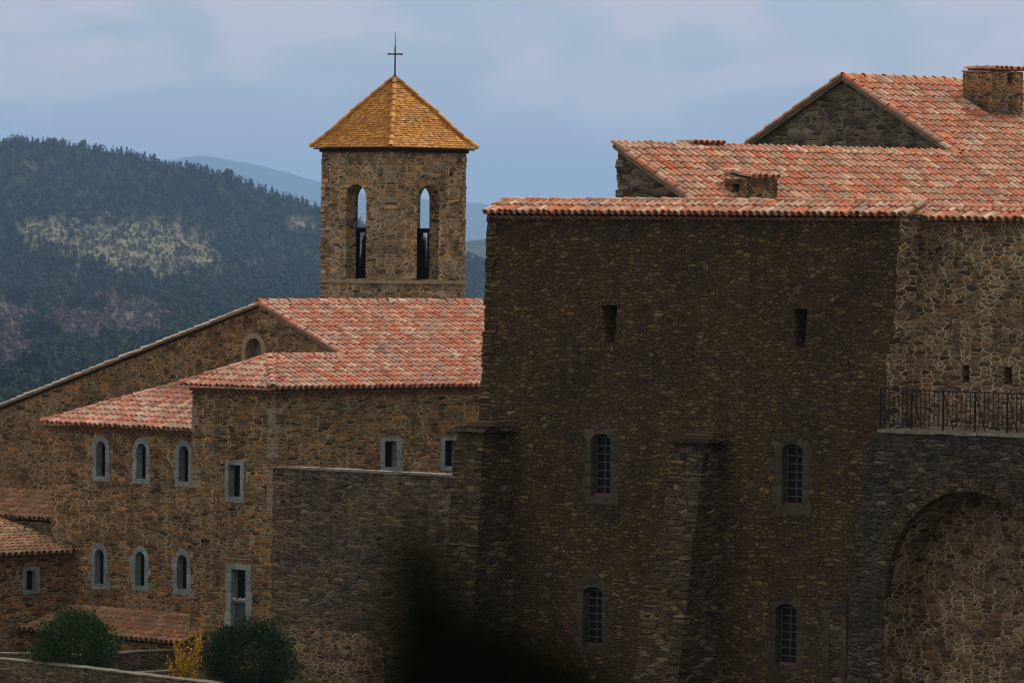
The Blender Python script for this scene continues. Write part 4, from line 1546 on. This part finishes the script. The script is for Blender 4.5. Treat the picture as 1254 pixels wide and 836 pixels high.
trees_v, trees_f, trees_m = [], [], []
def add_tree(p, h, w, kind, m, n=26):
    i = len(trees_v)
    q = len(trees_f)
    for k in range(n):
        z = random.random()
        if kind == 'conifer': rr = w * .5 * (1.05 - z) * random.uniform(.5, 1.1)
        else: rr = w * .5 * math.sqrt(max(.05, 1 - (2 * z - .9) ** 2)) * random.uniform(.5, 1.1)
        a = random.uniform(0, 6.283)
        c = Vector((p.x + math.cos(a) * rr, p.y + math.sin(a) * rr, p.z + h * (.12 + .86 * z)))
        s = w * random.uniform(.11, .24)
        on = Vector((math.cos(a) + random.gauss(0, .35), math.sin(a) + random.gauss(0, .35), (z - .35) * 2 + random.gauss(0, .35))).normalized()
        d = on.cross(Vector((random.gauss(0, 1), random.gauss(0, 1), random.gauss(0, 1)))).normalized() * s
        e = on.cross(d).normalized() * s
        i = len(trees_v)
        trees_v.extend([tuple(c + d), tuple(c - d * .6 + e), tuple(c - d * .6 - e)])
        trees_f.append((i, i + 1, i + 2)); trees_m.append(m)
    i = len(trees_v)
    trees_v.extend([(p.x - w * .03, p.y, p.z - 1), (p.x + w * .03, p.y, p.z - 1), (p.x, p.y, p.z + h * .8)])
    trees_f.append((i, i + 1, i + 2)); trees_m.append(3)

for k in range(33000):
    core = k < 19000
    px = random.uniform(-60, 660) if core else random.choice((random.uniform(-760, -60), random.uniform(660, 1400)))
    t = random.random()
    yc = interp(px, CREST)
    py = 520 + (yc - 520) * t
    if px > 400 and px < 560 and py > 300: continue
    ca_, cb_ = clear(px, py)
    p = hill_pt(px, t)
    D = p.y
    sc = 1.0
    lower = py > 350
    if ca_ > .12 + random.uniform(-.1, .35):
        if random.random() < .15: continue
        h = random.uniform(1.6, 4.2); w = h * random.uniform(.8, 1.2); kind, m = 'round', 2  # paler scrub carries the painted sunlight of the patch
    elif cb_ > .1 + random.uniform(-.1, .3):
        if random.random() < .5: continue
        h = random.uniform(3, 6); w = h * random.uniform(.8, 1.3); kind, m = 'round', random.choice((4, 4, 4, 2))
    elif lower:
        h = random.uniform(5, 9); w = h * random.uniform(.75, 1.1); kind = 'round'; m = random.choice((0, 0, 1, 1)) if py < 400 else random.choice((0, 0, 1))
    else:
        h = random.uniform(4.5, 8.5); kind = random.choice(('round', 'conifer', 'conifer')); w = h * (random.uniform(.4, .6) if kind == 'conifer' else random.uniform(.8, 1.1)); m = random.choice((0, 0, 0, 1, 1))
    add_tree(p, h * (1 if core else 1.25), w * (1 if core else 1.6), kind, m, (64 if D < 3000 else 40 if D < 4000 else 24) if core else 13)
me = bpy.data.meshes.new('forest')
me.from_pydata(trees_v, [], trees_f)
for nm, c0, c1 in (('dark_evergreen', (.006, .014, .008), (.013, .027, .013)), ('mid_evergreen', (.012, .026, .008), (.028, .05, .015)), ('sunlit_dry_scrub', (.03, .036, .016), (.1, .095, .045)),
                   ('bark', (.03, .025, .02), (.05, .04, .03)), ('bare_brush', (.05, .04, .04), (.13, .10, .092))):
    me.materials.append(leaf_mat(nm, c0, c1))
me.polygons.foreach_set('material_index', trees_m)
tag(put('forest', me), 'dense dark evergreen wood and scrub covering the far hillside', 'forest', kind='stuff')

# individual conifers on the skyline
def conifer_mesh(seed, n=90):
    rs = random.Random(seed)
    mb = MB()
    for k in range(n):
        z = rs.random() ** .8
        rr = .27 * (1.04 - z) * rs.uniform(.5, 1.15)
        a = rs.uniform(0, 6.283)
        c = Vector((math.cos(a) * rr, math.sin(a) * rr, .15 + .85 * z))
        s = .1 * rs.uniform(.5, 1.2)
        d = Vector((rs.gauss(0, 1), rs.gauss(0, 1), rs.gauss(0, .6))).normalized() * s
        e = d.cross(Vector((rs.gauss(0, 1), rs.gauss(0, 1), rs.gauss(0, 1)))).normalized() * s
        mb.face([c + d, c - d * .6 + e, c - d * .6 - e], 0)
    mb.tube(Vector((0, 0, -.1)), Vector((0, 0, .9)), .025, .008, 4, 1)
    me = bpy.data.meshes.new('conifer')
    me.from_pydata(mb.v, [], mb.f)
    me.materials.append(bpy.data.materials['dark_evergreen']); me.materials.append(bpy.data.materials['bark'])
    me.polygons.foreach_set('material_index', mb.m)
    return me
cms = [conifer_mesh(s) for s in (1, 2, 3)]
x = 2.0
while x < 386:
    p = hill_pt(x, .992)
    o = bpy.data.objects.new('conifer', cms[random.randrange(3)])
    COL.objects.link(o)
    h = random.uniform(4.5, 10)
    o.scale = (h * random.uniform(.8, 1.25), h, h)
    o.rotation_euler = (0, 0, random.uniform(0, 6))
    o.location = p
    tag(o, 'tiny dark conifer standing on the skyline of the wooded hill', 'tree', 'conifers on the hill skyline')
    x += random.uniform(4.5, 9.5)

def valley_tree(px, py, wpx, hpx, label, mat, seed):
    t_ = (520 - py) / (520 - interp(px, CREST))
    p = hill_pt(px, t_)
    k = p.y / FPX
    w, h = wpx * k, hpx * k
    t = thing('broadleaf_tree', label, 'tree', p, 'trees in the valley')
    mb = MB()
    for q in range(7):
        rs = random.Random(seed * 10 + q)
        c = p + Vector((rs.uniform(-.28, .28) * w, rs.uniform(-.28, .28) * w, h * rs.uniform(.42, .75)))
        leaf_cloud(mb, c, w * .27, w * .27, h * .24, 170, w * .075, .45, .3, seed * 10 + q, .1, .9)
    mb.build('crown', mat, t)
    mb = MB()
    mb.tube(p - Z * 1, p + Z * h * .6, w * .04, w * .015, 7)
    for q in range(4):
        a = q * 1.7
        mb.tube(p + Z * h * .25, p + Vector((math.cos(a) * w * .25, math.sin(a) * w * .25, h * .6)), w * .02, w * .006, 5)
    mb.build('trunk', bpy.data.materials['bark'], t)

EV, EM = bpy.data.materials['dark_evergreen'], bpy.data.materials['mid_evergreen']
valley_tree(54, 426, 54, 44, 'largest dark round tree in the valley, above the left roof verge', EV, 31)
valley_tree(22, 384, 26, 36, 'tall dark tree at the left edge beside the bare ground', EV, 32)
valley_tree(92, 386, 30, 26, 'small mid green tree left of the bare mauve brush', EM, 33)
valley_tree(120, 386, 36, 24, 'rounded mid green tree above the bare mauve brush', EM, 34)
valley_tree(140, 425, 40, 26, 'dark tree just below the bare mauve brush', EV, 35)
valley_tree(30, 470, 60, 40, 'broad dark tree nearest the foot of the roof verge at left', EV, 36)

# far ridges
def far_ridge(name, pts, D, depth, mat, base=-80):
    mb = MB()
    n = 160
    x0, x1 = pts[0][0], pts[-1][0]
    rows = [[], [], [], []]
    for i in range(n + 1):
        px = x0 + (x1 - x0) * i / n
        py = interp(px, pts) + 2.2 * noise.noise(Vector((px * .03, D, 0))) + 1.0 * noise.noise(Vector((px * .11, D, 0)))
        p = EYE + Vector(((px - CX) / FPX, 1, (290 - py + (px - CX) * .011) / FPX)) * D
        rows[0].append(Vector((p.x, D - depth, base)))
        rows[1].append(Vector((p.x, D - depth * .45, base + (p.z - base) * (.5 + .12 * noise.noise(Vector((px * .02, 3, D)))))))
        rows[2].append(p)
        rows[3].append(Vector((p.x, D + depth, base)))
    mb.grid(rows, 0, True)
    return tag(mb.build(name, mat), kind='structure')
rm = plain('distant_wood', (.05, .065, .04), 1, .3, .003)
rm.node_tree.nodes['Principled BSDF'].inputs['Specular IOR Level'].default_value = 0
far_ridge('ridge', [(-900, 330), (300, 320), (450, 305), (540, 300), (597, 292), (650, 288), (720, 300), (900, 330), (2000, 350)], 8500, 1500, rm)
far_ridge('mountain', [(-900, 300), (0, 260), (150, 212), (215, 193), (240, 190), (300, 199), (350, 212), (390, 223), (450, 240), (570, 248), (620, 254), (800, 262), (1100, 290), (2000, 320)], 30000, 6000, rm)

# haze
hb = MB()
hb.box(Vector((0, 18950, 200)), Vector((30000, 0, 0)), Vector((0, 19250, 0)), Vector((0, 0, 290)))
hz = hb.build('haze', bpy.data.materials.new('haze_air'))
hm = hz.data.materials[0]
hm.use_nodes = True
nt = hm.node_tree
nt.nodes.clear()
ou = nt.nodes.new('ShaderNodeOutputMaterial')
pv = nt.nodes.new('ShaderNodeVolumePrincipled')
pv.inputs['Color'].default_value = (.37, .60, 1.0, 1)
pv.inputs['Density'].default_value = 4.4e-5
pv.inputs['Anisotropy'].default_value = .2
nt.links.new(pv.outputs[0], ou.inputs['Volume'])
tag(hz, 'thin blue haze filling the air over the valley', 'haze', kind='stuff')

# ================================================================== SKY AND SUN
SUN_EL, SUN_AZ = R(52), R(35)      # azimuth from +Y towards +X: behind the buildings, to the right
w = bpy.data.worlds.new('World')
S.world = w
w.use_nodes = True
nt = w.node_tree
bg = nt.nodes['Background']
sky = nt.nodes.new('ShaderNodeTexSky')
sky.sky_type = 'NISHITA'
sky.sun_disc = False
sky.sun_elevation = SUN_EL
sky.sun_rotation = SUN_AZ
sky.altitude = 300
sky.air_density = 1.0
sky.dust_density = 1.0
tc = nt.nodes.new('ShaderNodeTexCoord')
mp = nt.nodes.new('ShaderNodeMapping')
mp.inputs['Scale'].default_value = (30, 30, 62)
nt.links.new(tc.outputs['Generated'], mp.inputs[0])
nz = nt.nodes.new('ShaderNodeTexNoise')
nz.inputs['Scale'].default_value = 1.0
nz.inputs['Detail'].default_value = 7
nz.inputs['Roughness'].default_value = .5
nz.inputs['Distortion'].default_value = .6
nt.links.new(mp.outputs[0], nz.inputs['Vector'])
rp = nt.nodes.new('ShaderNodeValToRGB')
rp.color_ramp.elements[0].position = .43
rp.color_ramp.elements[0].color = (0, 0, 0, 1)
rp.color_ramp.elements[1].position = .64
rp.color_ramp.elements[1].color = (1.35, 1.35, 1.35, 1)
nt.links.new(nz.outputs[0], rp.inputs[0])
mx = nt.nodes.new('ShaderNodeMix')
mx.data_type = 'RGBA'
sx0 = nt.nodes.new('ShaderNodeSeparateXYZ')
nt.links.new(tc.outputs['Generated'], sx0.inputs[0])
mr0 = nt.nodes.new('ShaderNodeMapRange')
mr0.interpolation_type = 'SMOOTHSTEP'
mr0.inputs['From Min'].default_value = .004
mr0.inputs['From Max'].default_value = .035
mr0.inputs['To Min'].default_value = -.75
mr0.inputs['To Max'].default_value = .12
nt.links.new(sx0.outputs['Z'], mr0.inputs[0])
ad0 = nt.nodes.new('ShaderNodeMath')
ad0.use_clamp = True
nt.links.new(rp.outputs[0], ad0.inputs[0])
nt.links.new(mr0.outputs[0], ad0.inputs[1])
nt.links.new(ad0.outputs[0], mx.inputs[0])
m0 = nt.nodes.new('ShaderNodeMix')       # thin blue veil over the clear sky near the horizon
m0.data_type = 'RGBA'
m0.inputs[0].default_value = .7
nt.links.new(sky.outputs[0], m0.inputs[6])
m0.inputs[7].default_value = (1.65, 2.45, 4.1, 1)
nt.links.new(m0.outputs[2], mx.inputs[6])
mx.inputs[7].default_value = (4.5, 4.5, 5.0, 1)
# above the frame, unseen warm white cloud added to light the walls
sx = nt.nodes.new('ShaderNodeSeparateXYZ')
nt.links.new(tc.outputs['Generated'], sx.inputs[0])
mr = nt.nodes.new('ShaderNodeMapRange')
mr.interpolation_type = 'SMOOTHSTEP'
mr.inputs['From Min'].default_value = .06
mr.inputs['From Max'].default_value = .22
mr.inputs['To Max'].default_value = .85
nt.links.new(sx.outputs['Z'], mr.inputs[0])
m2 = nt.nodes.new('ShaderNodeMix')
m2.data_type = 'RGBA'
nt.links.new(mr.outputs[0], m2.inputs[0])
nt.links.new(mx.outputs[2], m2.inputs[6])
m2.inputs[7].default_value = (6.0, 5.45, 4.7, 1)
nt.links.new(m2.outputs[2], bg.inputs['Color'])
bg.inputs['Strength'].default_value = 0.08
sun_d = bpy.data.lights.new('sun', 'SUN')
sun_d.energy = 1.9
sun_d.angle = R(12)
sun_d.color = (1, .95, .88)
sun = bpy.data.objects.new('sun', sun_d)
COL.objects.link(sun)
dirv = Vector((math.sin(SUN_AZ) * math.cos(SUN_EL), math.cos(SUN_AZ) * math.cos(SUN_EL), math.sin(SUN_EL)))
sun.rotation_euler = dirv.to_track_quat('Z', 'Y').to_euler()
sun.location = (0, 0, 80)

S.view_settings.view_transform = 'Standard'
S.view_settings.look = 'None'
S.view_settings.gamma = 1
S.view_settings.exposure = 0.7
S.render.engine = 'CYCLES'
S.cycles.use_denoising = True
S.cycles.denoising_input_passes = 'RGB_ALBEDO_NORMAL'
S.cycles.filter_width = 1.15
S.cycles.max_bounces = 6
S.cycles.volume_bounces = 1
